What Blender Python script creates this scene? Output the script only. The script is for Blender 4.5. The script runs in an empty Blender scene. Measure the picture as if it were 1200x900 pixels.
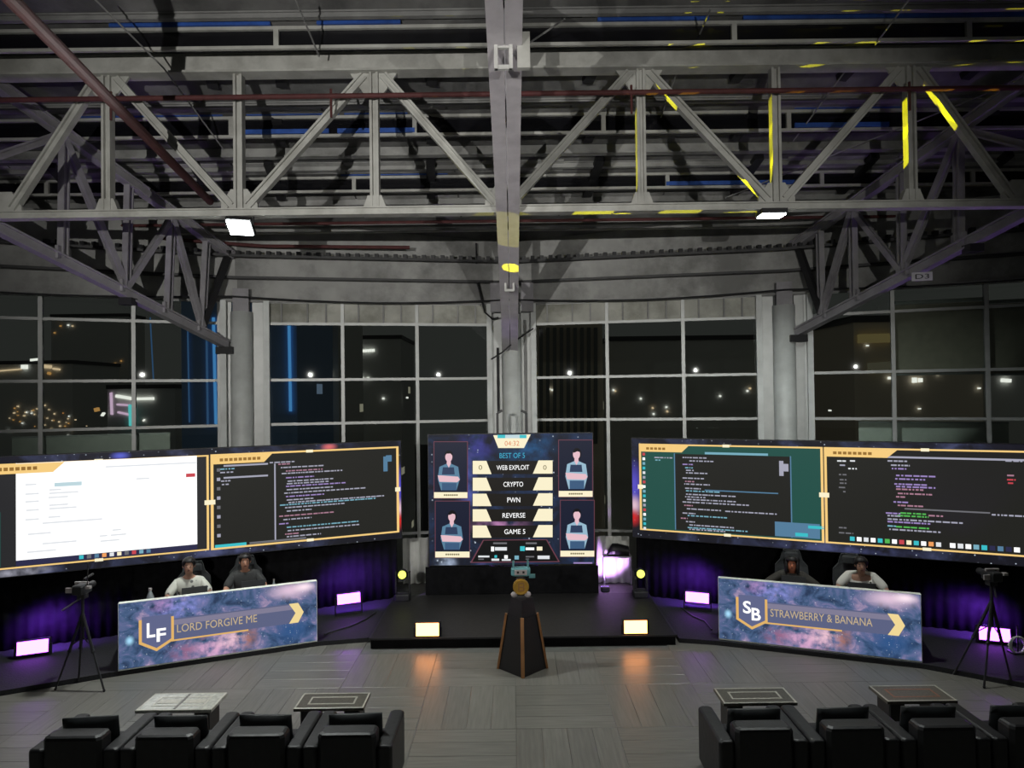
import bpy, bmesh, math, random
from mathutils import Vector, Matrix, Euler
SC = bpy.context.scene
COL = SC.collection
PI = math.pi
R = random.Random(7)

# light levels (watts)
HOUSE, FLOOD, VIOP, VIOS, CURT, YEL = 2500, 1050, 110, 170, 115, 6000

# ------------------------------------------------------------------ camera
FOC = 800.0                       # focal length in pixels of a 1200x900 frame
PITCH, ROLL = math.radians(0.79), math.radians(-0.70)
cam_d = bpy.data.cameras.new('camera')
cam_d.sensor_width = 36.0
cam_d.lens = 36.0 * FOC / 1200.0
cam_d.clip_end = 1000
cam = bpy.data.objects.new('camera', cam_d)
COL.objects.link(cam)
CAM_POS = Vector((0, 0, 4.0))
CAM_ROT = Euler((PI / 2 + PITCH, 0, 0)).to_matrix() @ Matrix.Rotation(ROLL, 3, 'Z')
cam.matrix_world = Matrix.Translation(CAM_POS) @ CAM_ROT.to_4x4()
SC.camera = cam

# ------------------------------------------------------------------ view
SC.view_settings.view_transform = 'Standard'
SC.view_settings.look = 'None'
SC.view_settings.gamma = 1
SC.view_settings.use_curve_mapping = False
SC.view_settings.exposure = 0.0

# ------------------------------------------------------------------ night sky
world = bpy.data.worlds.new('night_sky')
SC.world = world
world.use_nodes = True
wn = world.node_tree.nodes
wn['Background'].inputs['Color'].default_value = (0.0250, 0.0255, 0.0238, 1)
wn['Background'].inputs['Strength'].default_value = 1.0

# ------------------------------------------------------------------ room lights behind the viewer (house lights over the seats)
def lamp(name, kind, loc, power, color=(1, 1, 1), target=None, size=0.2, spot=None, blend=0.2, parent=None):
    d = bpy.data.lights.new(name, kind)
    d.energy = power
    d.color = color
    if kind == 'AREA':
        d.shape = 'RECTANGLE' if isinstance(size, tuple) else 'SQUARE'
        if isinstance(size, tuple):
            d.size, d.size_y = size
        else:
            d.size = size
    else:
        d.shadow_soft_size = size
    if kind == 'SPOT':
        d.spot_size = spot
        d.spot_blend = blend
    o = bpy.data.objects.new(name, d)
    COL.objects.link(o)
    o.location = loc
    if target is not None:
        v = Vector(target) - Vector(loc)
        o.rotation_euler = v.to_track_quat('-Z', 'Y').to_euler()
    return o
lamp('house_light', 'SPOT', (-3.2, -1.2, 4.9), HOUSE, (1.0, 0.98, 0.93), (-2.6, 14, 6.1), .022, math.radians(64), .9)
lamp('house_light', 'SPOT', (2.4, -1.2, 4.9), HOUSE * .6, (1.0, 0.98, 0.93), (1.4, 14, 5.5), .022, math.radians(60), .9)

# ------------------------------------------------------------------ pixel helpers: rays of the photograph, used for measuring
def ray(px, py):
    return CAM_ROT @ Vector(((px - 600) / FOC, -(py - 450) / FOC, -1))
def P(px, py, depth):             # point at a given distance in front (Y)
    r = ray(px, py)
    return CAM_POS + r * (depth / r.y)
def PZ(px, py, z):                # point at a given height
    r = ray(px, py)
    return CAM_POS + r * ((z - CAM_POS.z) / r.z)
class Plane:                      # a vertical plane through two plan points, u runs to the viewer's right
    def __init__(s, a, b):
        s.a = Vector((a[0], a[1], 0)); d = Vector((b[0] - a[0], b[1] - a[1], 0))
        s.len = d.length; s.d = d.normalized(); s.n = Vector((s.d.y, -s.d.x, 0))
    def pix(s, px, py):
        r = ray(px, py)
        t = (s.a - CAM_POS).dot(s.n) / r.dot(s.n)
        q = CAM_POS + r * t
        return (q - s.a).dot(s.d), q.z
    def w(s, u, z, off=0.0):
        return s.a + s.d * u + s.n * off + Vector((0, 0, z))

# ------------------------------------------------------------------ mesh builder
class MB:
    def __init__(s):
        s.v = []; s.f = []; s.uv = []; s.smooth = False
    def add(s, vs, fs):
        b = len(s.v)
        s.v += [Vector(v) for v in vs]
        s.f += [tuple(b + i for i in f) for f in fs]
        return s
    def box(s, lo, hi):
        x0, y0, z0 = lo; x1, y1, z1 = hi
        return s.add([(x0, y0, z0), (x1, y0, z0), (x1, y1, z0), (x0, y1, z0), (x0, y0, z1), (x1, y0, z1), (x1, y1, z1), (x0, y1, z1)],
                     [(3, 2, 1, 0), (4, 5, 6, 7), (0, 1, 5, 4), (1, 2, 6, 5), (2, 3, 7, 6), (3, 0, 4, 7)])
    def cbox(s, c, size):
        return s.box([c[i] - size[i] / 2 for i in range(3)], [c[i] + size[i] / 2 for i in range(3)])
    def rbox(s, lo, hi, r=0.02):   # box with chamfered vertical and top edges
        x0, y0, z0 = lo; x1, y1, z1 = hi
        def ring(i, z):
            return [(x0 + i + r, y0 + i, z), (x1 - i - r, y0 + i, z), (x1 - i, y0 + i + r, z), (x1 - i, y1 - i - r, z),
                    (x1 - i - r, y1 - i, z), (x0 + i + r, y1 - i, z), (x0 + i, y1 - i - r, z), (x0 + i, y0 + i + r, z)]
        vs = ring(r * .6, z0) + ring(0, z0 + r * .6) + ring(0, z1 - r) + ring(r * .3, z1 - r * .3) + ring(r, z1)
        fs = [tuple(range(7, -1, -1)), tuple(range(32, 40))]
        for k in range(4):
            for i in range(8):
                fs.append((k * 8 + i, k * 8 + (i + 1) % 8, k * 8 + 8 + (i + 1) % 8, k * 8 + 8 + i))
        return s.add(vs, fs)
    def prism(s, pts, z0, z1):     # plan polygon, counter clockwise
        n = len(pts)
        vs = [(p[0], p[1], z0) for p in pts] + [(p[0], p[1], z1) for p in pts]
        fs = [tuple(range(n - 1, -1, -1)), tuple(range(n, 2 * n))] + [(i, (i + 1) % n, n + (i + 1) % n, n + i) for i in range(n)]
        return s.add(vs, fs)
    def extrude(s, prof, p0, p1, up=(0, 0, 1)):   # profile (side, up) swept from p0 to p1
        p0, p1 = Vector(p0), Vector(p1)
        d = (p1 - p0).normalized(); u = Vector(up)
        if abs(d.dot(u)) > .98: u = Vector((0, 1, 0))
        sd = d.cross(u).normalized(); u = sd.cross(d)
        n = len(prof)
        vs = [p + sd * a + u * b for p in (p0, p1) for a, b in prof]
        fs = [tuple(range(n)), tuple(range(2 * n - 1, n - 1, -1))] + [(i, n + i, n + (i + 1) % n, (i + 1) % n) for i in range(n)]
        return s.add(vs, fs)
    def bar(s, p0, p1, w, h, up=(0, 0, 1)):
        return s.extrude([(-w / 2, -h / 2), (w / 2, -h / 2), (w / 2, h / 2), (-w / 2, h / 2)], p0, p1, up)
    def ibar(s, p0, p1, w, h, up=(0, 0, 1), t=.02, tw=.02):   # flanges at +-h/2, width w
        a, b, c = w / 2, h / 2, tw / 2
        return s.extrude([(-a, -b), (a, -b), (a, -b + t), (c, -b + t), (c, b - t), (a, b - t), (a, b), (-a, b), (-a, b - t), (-c, b - t), (-c, -b + t), (-a, -b + t)], p0, p1, up)
    def tube(s, pts, r, n=8, cap=True):
        pts = [Vector(p) for p in pts]
        rs = r if isinstance(r, (list, tuple)) else [r] * len(pts)
        b = len(s.v); up = None
        for i, p in enumerate(pts):
            d = (pts[min(i + 1, len(pts) - 1)] - pts[max(i - 1, 0)]).normalized()
            if up is None:
                up = Vector((0, 0, 1)) if abs(d.z) < .9 else Vector((1, 0, 0))
            sd = d.cross(up).normalized(); up = sd.cross(d).normalized()
            for k in range(n):
                a = 2 * PI * k / n
                s.v.append(p + (sd * math.cos(a) + up * math.sin(a)) * rs[i])
        for i in range(len(pts) - 1):
            for k in range(n):
                s.f.append((b + i * n + k, b + i * n + (k + 1) % n, b + (i + 1) * n + (k + 1) % n, b + (i + 1) * n + k))
        if cap:
            s.f.append(tuple(b + k for k in range(n - 1, -1, -1)))
            s.f.append(tuple(b + (len(pts) - 1) * n + k for k in range(n)))
        return s
    def lathe(s, prof, c=(0, 0, 0), n=16):        # (r, z) profile round a vertical axis
        b = len(s.v)
        for r, z in prof:
            for k in range(n):
                a = 2 * PI * k / n
                s.v.append(Vector((c[0] + r * math.cos(a), c[1] + r * math.sin(a), c[2] + z)))
        for i in range(len(prof) - 1):
            for k in range(n):
                s.f.append((b + i * n + k, b + i * n + (k + 1) % n, b + (i + 1) * n + (k + 1) % n, b + (i + 1) * n + k))
        s.f.append(tuple(b + k for k in range(n - 1, -1, -1)))
        s.f.append(tuple(b + (len(prof) - 1) * n + k for k in range(n)))
        return s
    def ball(s, c, rad, n=10, m=7, cut=None):
        rx, ry, rz = rad if isinstance(rad, (tuple, list)) else (rad,) * 3
        b = len(s.v)
        for i in range(m + 1):
            t = PI * i / m
            for k in range(n):
                a = 2 * PI * k / n
                s.v.append(Vector((c[0] + rx * math.sin(t) * math.cos(a), c[1] + ry * math.sin(t) * math.sin(a), c[2] + rz * math.cos(t))))
        for i in range(m):
            for k in range(n):
                s.f.append((b + i * n + k, b + (i + 1) * n + k, b + (i + 1) * n + (k + 1) % n, b + i * n + (k + 1) % n))
        return s
    def cyl(s, p0, p1, r, n=12):
        return s.tube([p0, p1], r, n)
    def poly(s, pl, pts, off):     # flat print on a plane
        b = len(s.v)
        s.v += [pl.w(u, z, off) for u, z in pts]
        s.f.append(tuple(range(b, b + len(pts))))
        return s
    def rect(s, pl, u0, z0, u1, z1, off):
        return s.poly(pl, [(u0, z0), (u1, z0), (u1, z1), (u0, z1)], off)
    def xf(s, M):
        s.v = [M @ v for v in s.v]; return s
    def mesh(s, name, org=Vector((0, 0, 0))):
        me = bpy.data.meshes.new(name)
        me.from_pydata([tuple(v - org) for v in s.v], [], s.f)
        if s.uv:
            uvl = me.uv_layers.new(name='UVMap')
            for lp in me.loops:
                uvl.data[lp.index].uv = s.uv[lp.vertex_index]
        if s.smooth:
            me.polygons.foreach_set('use_smooth', [True] * len(me.polygons))
        me.update()
        return me
    def build(s, name, mat, parent=None, local=False, label=None):
        if local:
            org = Vector((0, 0, 0))
        elif parent is not None:
            org = acc(parent)
        else:
            xs = [v.x for v in s.v]; ys = [v.y for v in s.v]; zs = [v.z for v in s.v]
            org = Vector(((min(xs) + max(xs)) / 2, (min(ys) + max(ys)) / 2, min(zs)))
        me = s.mesh(name, org)
        me.materials.append(mat)
        o = bpy.data.objects.new(name, me)
        COL.objects.link(o)
        if parent is not None:
            o.parent = parent
        elif not local:
            o.location = org
        if label: o['label'] = label
        return o
def acc(o):
    v = Vector((0, 0, 0))
    while o is not None:
        v += o.location; o = o.parent
    return v
def tag(o, label, cat, group=None):
    o['label'] = label; o['category'] = cat
    if group: o['group'] = group
    return o
def thing(name, label, cat, loc=(0, 0, 0), rz=0.0, group=None):
    o = bpy.data.objects.new(name, None)
    o.empty_display_size = .2
    COL.objects.link(o)
    o.location = loc; o.rotation_euler = (0, 0, rz)
    return tag(o, label, cat, group)
def structure(o):
    o['kind'] = 'structure'; return o
def stuff(o):
    o['kind'] = 'stuff'; return o
def dup(o, parent=None):
    c = o.copy(); COL.objects.link(c)
    if parent is not None: c.parent = parent
    for ch in list(o.children): dup(ch, c)
    return c
def bevel(o, w=.01, seg=2):
    m = o.modifiers.new('bevel', 'BEVEL'); m.width = w; m.segments = seg; m.limit_method = 'ANGLE'
    return o
def text_mesh(mb, pl, txt, u0, z0, u1, z1, off, bold=0.0):   # lettering fitted into a rectangle of a plane
    cu = bpy.data.curves.new('lettering', 'FONT')
    cu.body = txt; cu.resolution_u = 3; cu.offset = bold
    ob = bpy.data.objects.new('lettering', cu)
    COL.objects.link(ob)
    dg = bpy.context.evaluated_depsgraph_get()
    dg.update()
    me = bpy.data.meshes.new_from_object(ob.evaluated_get(dg))
    bpy.data.objects.remove(ob); bpy.data.curves.remove(cu)
    xs = [v.co.x for v in me.vertices]; ys = [v.co.y for v in me.vertices]
    ax, bx, ay, by = min(xs), max(xs), min(ys), max(ys)
    b = len(mb.v)
    for v in me.vertices:
        mb.v.append(pl.w(u0 + (v.co.x - ax) / (bx - ax) * (u1 - u0), z0 + (v.co.y - ay) / (by - ay) * (z1 - z0), off))
    for p in me.polygons:
        mb.f.append(tuple(b + i for i in p.vertices))
    bpy.data.meshes.remove(me)
    return mb

# ------------------------------------------------------------------ materials
def lin(c):
    return tuple(((x / 255) / 12.92 if x / 255 <= .04045 else ((x / 255 + .055) / 1.055) ** 2.4) for x in c)
def _new(name):
    m = bpy.data.materials.new(name); m.use_nodes = True
    nt = m.node_tree
    return m, nt.nodes, nt.links, nt.nodes['Principled BSDF']
def mat(name, col, rough=.5, metal=0.0, var=.15, scale=6.0, bump=0.0, stain=None, stain_amt=.5, coord='Object', spec=None):
    m, n, l, b = _new(name)
    b.inputs['Roughness'].default_value = rough
    b.inputs['Metallic'].default_value = metal
    if spec is not None: b.inputs['Specular IOR Level'].default_value = spec
    tc = n.new('ShaderNodeTexCoord')
    nz = n.new('ShaderNodeTexNoise'); nz.inputs['Scale'].default_value = scale; nz.inputs['Detail'].default_value = 5
    l.new(tc.outputs[coord], nz.inputs['Vector'])
    rp = n.new('ShaderNodeValToRGB')
    rp.color_ramp.elements[0].position = .3; rp.color_ramp.elements[1].position = .7
    rp.color_ramp.elements[0].color = (*[max(0, c * (1 - var)) for c in col], 1)
    rp.color_ramp.elements[1].color = (*[min(1, c * (1 + var)) for c in col], 1)
    l.new(nz.outputs['Fac'], rp.inputs['Fac'])
    out = rp.outputs['Color']
    if stain is not None:
        n2 = n.new('ShaderNodeTexNoise'); n2.inputs['Scale'].default_value = scale * .35; n2.inputs['Detail'].default_value = 8
        n2.inputs['Roughness'].default_value = .65
        l.new(tc.outputs[coord], n2.inputs['Vector'])
        r2 = n.new('ShaderNodeValToRGB')
        r2.color_ramp.elements[0].position = .45; r2.color_ramp.elements[1].position = .62
        r2.color_ramp.elements[0].color = (0, 0, 0, 1)
        r2.color_ramp.elements[1].color = (stain_amt,) * 3 + (1,)
        l.new(n2.outputs['Fac'], r2.inputs['Fac'])
        mx = n.new('ShaderNodeMix'); mx.data_type = 'RGBA'
        l.new(r2.outputs['Color'], mx.inputs[0]); l.new(out, mx.inputs[6])
        mx.inputs[7].default_value = (*stain, 1)
        out = mx.outputs[2]
    l.new(out, b.inputs['Base Color'])
    if bump:
        bp = n.new('ShaderNodeBump'); bp.inputs['Strength'].default_value = bump; bp.inputs['Distance'].default_value = .02
        l.new(nz.outputs['Fac'], bp.inputs['Height']); l.new(bp.outputs['Normal'], b.inputs['Normal'])
    return m
def emit(name, col, strength=1.0, base=(.005, .005, .005)):
    m, n, l, b = _new(name)
    b.inputs['Base Color'].default_value = (*base, 1)
    b.inputs['Roughness'].default_value = .4
    b.inputs['Specular IOR Level'].default_value = .15
    b.inputs['Emission Color'].default_value = (*col, 1)
    b.inputs['Emission Strength'].default_value = strength
    return m
def glass_mat(name, tint=(.82, .86, .84), k=1.45):
    m = bpy.data.materials.new(name); m.use_nodes = True
    n = m.node_tree.nodes; l = m.node_tree.links
    n.remove(n['Principled BSDF'])
    t = n.new('ShaderNodeBsdfTransparent'); t.inputs['Color'].default_value = (*tint, 1)
    g = n.new('ShaderNodeBsdfGlossy'); g.inputs['Roughness'].default_value = .012
    f = n.new('ShaderNodeFresnel'); f.inputs['IOR'].default_value = k
    x = n.new('ShaderNodeMixShader')
    l.new(f.outputs[0], x.inputs[0]); l.new(t.outputs[0], x.inputs[1]); l.new(g.outputs[0], x.inputs[2])
    l.new(x.outputs[0], n['Material Output'].inputs['Surface'])
    return m
def galaxy(name, strength, aspect, ramp, blobs=(), scale=2.6, star=60, lines=0):
    m, n, l, b = _new(name)
    b.inputs['Base Color'].default_value = (.005, .005, .006, 1); b.inputs['Roughness'].default_value = .5; b.inputs['Specular IOR Level'].default_value = .15
    tc = n.new('ShaderNodeTexCoord')
    mp = n.new('ShaderNodeMapping'); mp.inputs['Scale'].default_value = (aspect, 1, 1)
    l.new(tc.outputs['UV'], mp.inputs['Vector'])
    nz = n.new('ShaderNodeTexNoise'); nz.inputs['Scale'].default_value = scale; nz.inputs['Detail'].default_value = 9
    nz.inputs['Roughness'].default_value = .62; nz.inputs['Distortion'].default_value = .7
    l.new(mp.outputs[0], nz.inputs['Vector'])
    rp = n.new('ShaderNodeValToRGB')
    while len(rp.color_ramp.elements) < len(ramp): rp.color_ramp.elements.new(.5)
    for e, (p, c) in zip(rp.color_ramp.elements, ramp):
        e.position = p; e.color = (*c, 1)
    l.new(nz.outputs['Fac'], rp.inputs['Fac'])
    out = rp.outputs['Color']
    n2 = n.new('ShaderNodeTexNoise'); n2.inputs['Scale'].default_value = scale * 2.2; n2.inputs['Detail'].default_value = 8
    l.new(mp.outputs[0], n2.inputs['Vector'])
    sh = n.new('ShaderNodeMapRange'); sh.inputs[1].default_value = .36; sh.inputs[2].default_value = .64
    l.new(n2.outputs['Fac'], sh.inputs[0])
    for (u, v, ru, rv, c, soft) in blobs:
        q = n.new('ShaderNodeMapping')
        q.inputs['Location'].default_value = (-u * aspect / ru, -v / rv, 0); q.inputs['Scale'].default_value = (1 / ru, 1 / rv, 0)
        l.new(mp.outputs[0], q.inputs['Vector'])
        ln = n.new('ShaderNodeVectorMath'); ln.operation = 'LENGTH'; l.new(q.outputs[0], ln.inputs[0])
        mr = n.new('ShaderNodeMapRange'); mr.interpolation_type = 'SMOOTHSTEP'
        mr.inputs[1].default_value = 1; mr.inputs[2].default_value = 0
        l.new(ln.outputs['Value'], mr.inputs[0])
        fac = mr.outputs[0]
        if soft:
            mu = n.new('ShaderNodeMath'); mu.operation = 'MULTIPLY'
            l.new(fac, mu.inputs[0]); l.new(sh.outputs[0], mu.inputs[1]); fac = mu.outputs[0]
        mx = n.new('ShaderNodeMix'); mx.data_type = 'RGBA'
        l.new(fac, mx.inputs[0]); l.new(out, mx.inputs[6]); mx.inputs[7].default_value = (*c, 1)
        out = mx.outputs[2]
    vo = n.new('ShaderNodeTexVoronoi'); vo.inputs['Scale'].default_value = star
    l.new(mp.outputs[0], vo.inputs['Vector'])
    lt = n.new('ShaderNodeMapRange'); lt.inputs[1].default_value = .24; lt.inputs[2].default_value = .06
    l.new(vo.outputs['Distance'], lt.inputs[0])
    sp = n.new('ShaderNodeSeparateColor'); l.new(vo.outputs['Color'], sp.inputs[0])
    pw = n.new('ShaderNodeMapRange'); pw.inputs[1].default_value = .72; pw.inputs[2].default_value = 1.0
    l.new(sp.outputs[0], pw.inputs[0])
    mu = n.new('ShaderNodeMath'); mu.operation = 'MULTIPLY'; l.new(lt.outputs[0], mu.inputs[0]); l.new(pw.outputs[0], mu.inputs[1])
    mx = n.new('ShaderNodeMix'); mx.data_type = 'RGBA'
    l.new(mu.outputs[0], mx.inputs[0]); l.new(out, mx.inputs[6]); mx.inputs[7].default_value = (.75, .85, 1, 1)
    out = mx.outputs[2]
    l.new(out, b.inputs['Emission Color'])
    b.inputs['Emission Strength'].default_value = strength
    return m

M = {}
M['steel'] = mat('painted_steel', (.46, .46, .43), .55, 0, .10, 5, 0, (.16, .15, .13), .35)
M['steel_dim'] = mat('dusty_steel', (.27, .27, .265), .6, 0, .14, 3, 0, (.10, .10, .10), .4)
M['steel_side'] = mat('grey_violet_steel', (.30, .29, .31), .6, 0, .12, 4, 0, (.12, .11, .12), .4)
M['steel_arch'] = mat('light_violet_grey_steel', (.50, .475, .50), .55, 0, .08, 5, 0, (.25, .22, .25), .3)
M['deck'] = mat('stained_roof_deck', (.16, .16, .158), .85, 0, .3, 1.6, 0, (.05, .05, .05), .85)
M['fascia'] = mat('stained_grey_plaster', (.34, .34, .33), .8, 0, .18, 2.2, 0, (.12, .12, .115), .7)
M['dark'] = mat('black_painted_metal', (.018, .018, .02), .5, 0, .2)
M['black_glass'] = mat('dark_skylight_glass', (.008, .008, .01), .15, 0, .2)
M['blue'] = mat('blue_foil', (.03, .09, .36), .4, 0, .3)
M['red_pipe'] = mat('dark_red_pipe', (.085, .022, .022), .75, 0, .2)
M['alu'] = mat('grey_aluminium', (.42, .43, .42), .45, .2, .08)
M['white_paint'] = mat('white_column_paint', (.62, .645, .63), .5, 0, .07, 3, 0, (.25, .25, .24), .3)
M['transom'] = mat('stained_cream_panel', (.40, .40, .36), .75, 0, .2, 2, 0, (.12, .12, .09), .7)
M['glass'] = glass_mat('window_glass')
M['floor_base'] = mat('grey_floor_screed', (.14, .14, .13), .6)
M['black_cloth'] = mat('black_stage_drape', (.0085, .0085, .0095), .95, 0, .3, 8, spec=.1)
M['black_carpet'] = mat('black_carpet', (.013, .013, .015), .8, 0, .4, 40, .3)
M['stage'] = mat('black_stage_deck', (.016, .015, .015), .5, 0, .35, 12, .1)
M['leather'] = mat('black_leather', (.010, .010, .0115), .48, 0, .25, 14, .15)
M['pillow'] = mat('black_pillow_leather', (.009, .011, .0125), .5, 0, .25, 9, .2)
M['gold'] = mat('brass_gold', (.62, .36, .06), .35, .6, .15)
M['copper'] = mat('bronze_edge_strip', (.42, .20, .08), .4, .3, .12)
M['podium'] = mat('black_podium_lacquer', (.012, .011, .011), .35, 0, .2)
M['teal'] = mat('pale_teal_enamel', (.12, .30, .32), .4, .2, .2)
M['pale'] = mat('pale_grey_plastic', (.38, .34, .34), .5)
M['skin'] = mat('skin', (.40, .22, .15), .5, 0, .1, 12)
M['skin2'] = mat('warm_skin', (.45, .23, .15), .5, 0, .1, 12)
M['hair'] = mat('black_hair', (.012, .010, .010), .55, 0, .4, 30)
M['chair_grey'] = mat('grey_chair_fabric', (.045, .048, .05), .8, 0, .2)
M['curtain'] = mat('white_curtain', (.80, .81, .77), .8, 0, .08)
M['blind'] = mat('taupe_roller_blind', (.42, .37, .30), .85, 0, .08)
M['parapet'] = mat('pale_grey_panel', (.78, .80, .74), .7, 0, .06)
M['laptop'] = mat('dark_laptop_shell', (.025, .027, .03), .4)
M['plastic_clear'] = mat('clear_bottle_plastic', (.30, .33, .35), .15)
M['plate'] = mat('white_plate', (.55, .55, .53), .6)
M['eye_white'] = mat('eye_white', (.26, .25, .24), .4)
M['ink'] = mat('black_ink', (.01, .01, .01), .7)

# ================================================================== FLOOR
def plank_material():
    m, n, l, b = _new('grey_wood_tile')
    b.inputs['Roughness'].default_value = .36
    tc = n.new('ShaderNodeTexCoord'); oi = n.new('ShaderNodeObjectInfo')
    ad = n.new('ShaderNodeVectorMath'); ad.operation = 'ADD'
    sc = n.new('ShaderNodeVectorMath'); sc.operation = 'SCALE'; sc.inputs[3].default_value = 1.0
    cm = n.new('ShaderNodeCombineXYZ')
    mm = n.new('ShaderNodeMath'); mm.operation = 'MULTIPLY'; mm.inputs[1].default_value = 37
    l.new(oi.outputs['Random'], mm.inputs[0]); l.new(mm.outputs[0], cm.inputs[0]); l.new(mm.outputs[0], cm.inputs[1])
    l.new(tc.outputs['Object'], ad.inputs[0]); l.new(cm.outputs[0], ad.inputs[1])
    mp = n.new('ShaderNodeMapping'); mp.inputs['Scale'].default_value = (1.3, 18, 1)
    l.new(ad.outputs[0], mp.inputs['Vector'])
    nz = n.new('ShaderNodeTexNoise'); nz.inputs['Scale'].default_value = 1.6; nz.inputs['Detail'].default_value = 6
    l.new(mp.outputs[0], nz.inputs['Vector'])
    rp = n.new('ShaderNodeValToRGB')
    rp.color_ramp.elements[0].position = .3; rp.color_ramp.elements[0].color = (.135, .129, .113, 1)
    rp.color_ramp.elements[1].position = .72; rp.color_ramp.elements[1].color = (.205, .197, .175, 1)
    l.new(nz.outputs['Fac'], rp.inputs['Fac'])
    hv = n.new('ShaderNodeHueSaturation')
    vr = n.new('ShaderNodeMapRange'); vr.inputs[3].default_value = .93; vr.inputs[4].default_value = 1.07
    l.new(oi.outputs['Random'], vr.inputs[0]); l.new(vr.outputs[0], hv.inputs['Value']); l.new(rp.outputs['Color'], hv.inputs['Color'])
    l.new(hv.outputs['Color'], b.inputs['Base Color'])
    rr = n.new('ShaderNodeMapRange'); rr.inputs[3].default_value = .28; rr.inputs[4].default_value = .46
    l.new(nz.outputs['Fac'], rr.inputs[0]); l.new(rr.outputs[0], b.inputs['Roughness'])
    bp = n.new('ShaderNodeBump'); bp.inputs['Strength'].default_value = .08; bp.inputs['Distance'].default_value = .01
    l.new(nz.outputs['Fac'], bp.inputs['Height']); l.new(bp.outputs['Normal'], b.inputs['Normal'])
    return m
M['plank'] = plank_material()
floor = structure(MB().box((-13, -2, -.30), (13, 15.4, -.012)).build('floor', M['floor_base'], local=True))
pm = MB()
g = .0016; L_, W_ = .6 - g, .15 - g
pm.add([(-L_, -W_, -.012), (L_, -W_, -.012), (L_, W_, -.012), (-L_, W_, -.012), (-L_, -W_, -.002), (L_, -W_, -.002), (L_, W_, -.002), (-L_, W_, -.002),
        (-L_ + .003, -W_ + .003, 0), (L_ - .003, -W_ + .003, 0), (L_ - .003, W_ - .003, 0), (-L_ + .003, W_ - .003, 0)],
       [(0, 1, 5, 4), (1, 2, 6, 5), (2, 3, 7, 6), (3, 0, 4, 7), (4, 5, 9, 8), (5, 6, 10, 9), (6, 7, 11, 10), (7, 4, 8, 11), (8, 9, 10, 11)])
plank_me = pm.mesh('plank'); plank_me.materials.append(M['plank'])
for j in range(5):
    for i in range(14):
        cx, cy = -8.4 + 1.2 * i + .6, 5.8 + 1.2 * j + .6
        if j == 4 and (abs(cx - .1) < 2.0 or abs(cx) > 4.9): continue       # wholly under the stage and the platforms
        if j == 3 and abs(cx) > 7.3: continue
        if j < 1 and abs(cx) > 7: continue
        for k in range(4):
            o = bpy.data.objects.new('plank', plank_me); COL.objects.link(o); o.parent = floor
            if (i + j) % 2:
                o.location = (cx, cy - .45 + .3 * k, 0)
            else:
                o.location = (cx - .45 + .3 * k, cy, 0); o.rotation_euler = (0, 0, PI / 2)

# ================================================================== FACADE
VL2, VL1, V0, VR1, VR2 = (-11.2, 11.75), (-5.62, 14.0), (0.0, 15.0), (5.55, 14.0), (11.2, 11.75)
RAILS = [0.06, 1.05, 3.42, 4.335, 5.5, 5.95]
def bay(idx, a, b, pxs, extra_u=(), sill=None):
    pl = Plane(a, b)
    us = sorted([pl.pix(px, 440)[0] for px in pxs] + list(extra_u))
    fr = thing('window_%d' % idx, '', '', (0, 0, 0)); del fr['label']; del fr['category']; structure(fr)
    fr.location = pl.w((us[0] + us[-1]) / 2, 0)
    for u in us:
        p = pl.w(u, 0)
        MB().extrude([(-.035, -.06), (.035, -.06), (.035, .06), (-.035, .06)], pl.w(u, 0), pl.w(u, 6.0), pl.n).build('mullion', M['alu'], fr)
    for z in RAILS:
        for i in range(len(us) - 1):
            MB().bar(pl.w(us[i] + .036, z, .01), pl.w(us[i + 1] - .036, z, .01), .08, .055).build('rail', M['alu'], fr)
    for i in range(len(us) - 1):
        for k in range(len(RAILS) - 1):
            z0, z1 = RAILS[k] + .028, RAILS[k + 1] - .028
            u0, u1 = us[i] + .036, us[i + 1] - .036
            if k == 4 and idx in (2, 3):
                q = MB()
                q.extrude([(-.015, z0), (.015, z0), (.015, z1), (-.015, z1)], pl.w(u0, 0, 0), pl.w(u1, 0, 0))
                q.build('transom_panel', M['transom'], fr)
                for t in (.2, .55, .8):
                    MB().bar(pl.w(u0 + (u1 - u0) * t, z0, .04), pl.w(u0 + (u1 - u0) * t, z1, .04), .03, .03).build('bracket', M['steel_dim'], fr)
            else:
                q = MB()
                q.extrude([(-.005, z0), (.005, z0), (.005, z1), (-.005, z1)], pl.w(u0, 0), pl.w(u1, 0))
                q.build('pane', M['glass'], fr)
    return fr, pl, us
W1 = bay(1, VL2, VL1, [257, 157, 48, -72])
W2 = bay(2, VL1, V0, [311, 402, 489, 576])
W3 = bay(3, V0, VR1, [624, 712, 801, 890])
W4 = bay(4, VR1, VR2, [945, 1047, 1157, 1280])

# fascia over the windows, built as three steps that follow the bend of the facade
pts = [VL2, VL1, V0, VR1, VR2]
def offs(d):      # the facade line moved inwards
    out = []
    for i, p in enumerate(pts):
        q = Vector((p[0], p[1], 0))
        c = Vector((0, -16, 0)) - q
        out.append(q + c.normalized() * d)
    return out
def band(name, z0, z1, d, th, m):
    a = offs(d); b = offs(d - th)
    for i in range(4):
        q = MB().prism([a[i], a[i + 1], b[i + 1], b[i]], z0, z1)
        structure(q.build(name, m))
band('trim_1', 5.99, 6.44, .02, .25, M['fascia'])
band('trim_2', 6.44, 6.80, .22, .45, M['fascia'])
band('trim_3', 6.80, 7.55, .05, .28, M['fascia'])
band('trim_4', 6.395, 6.44, .26, .2, M['dark'])
band('trim_5', 5.93, 5.985, .12, .1, M['steel_dim'])
a = offs(.36)
tray = thing('cable_tray', 'black ribbed cable ladder running along the top of the fascia', 'cable tray', (0, 14.6, 6.82))
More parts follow.
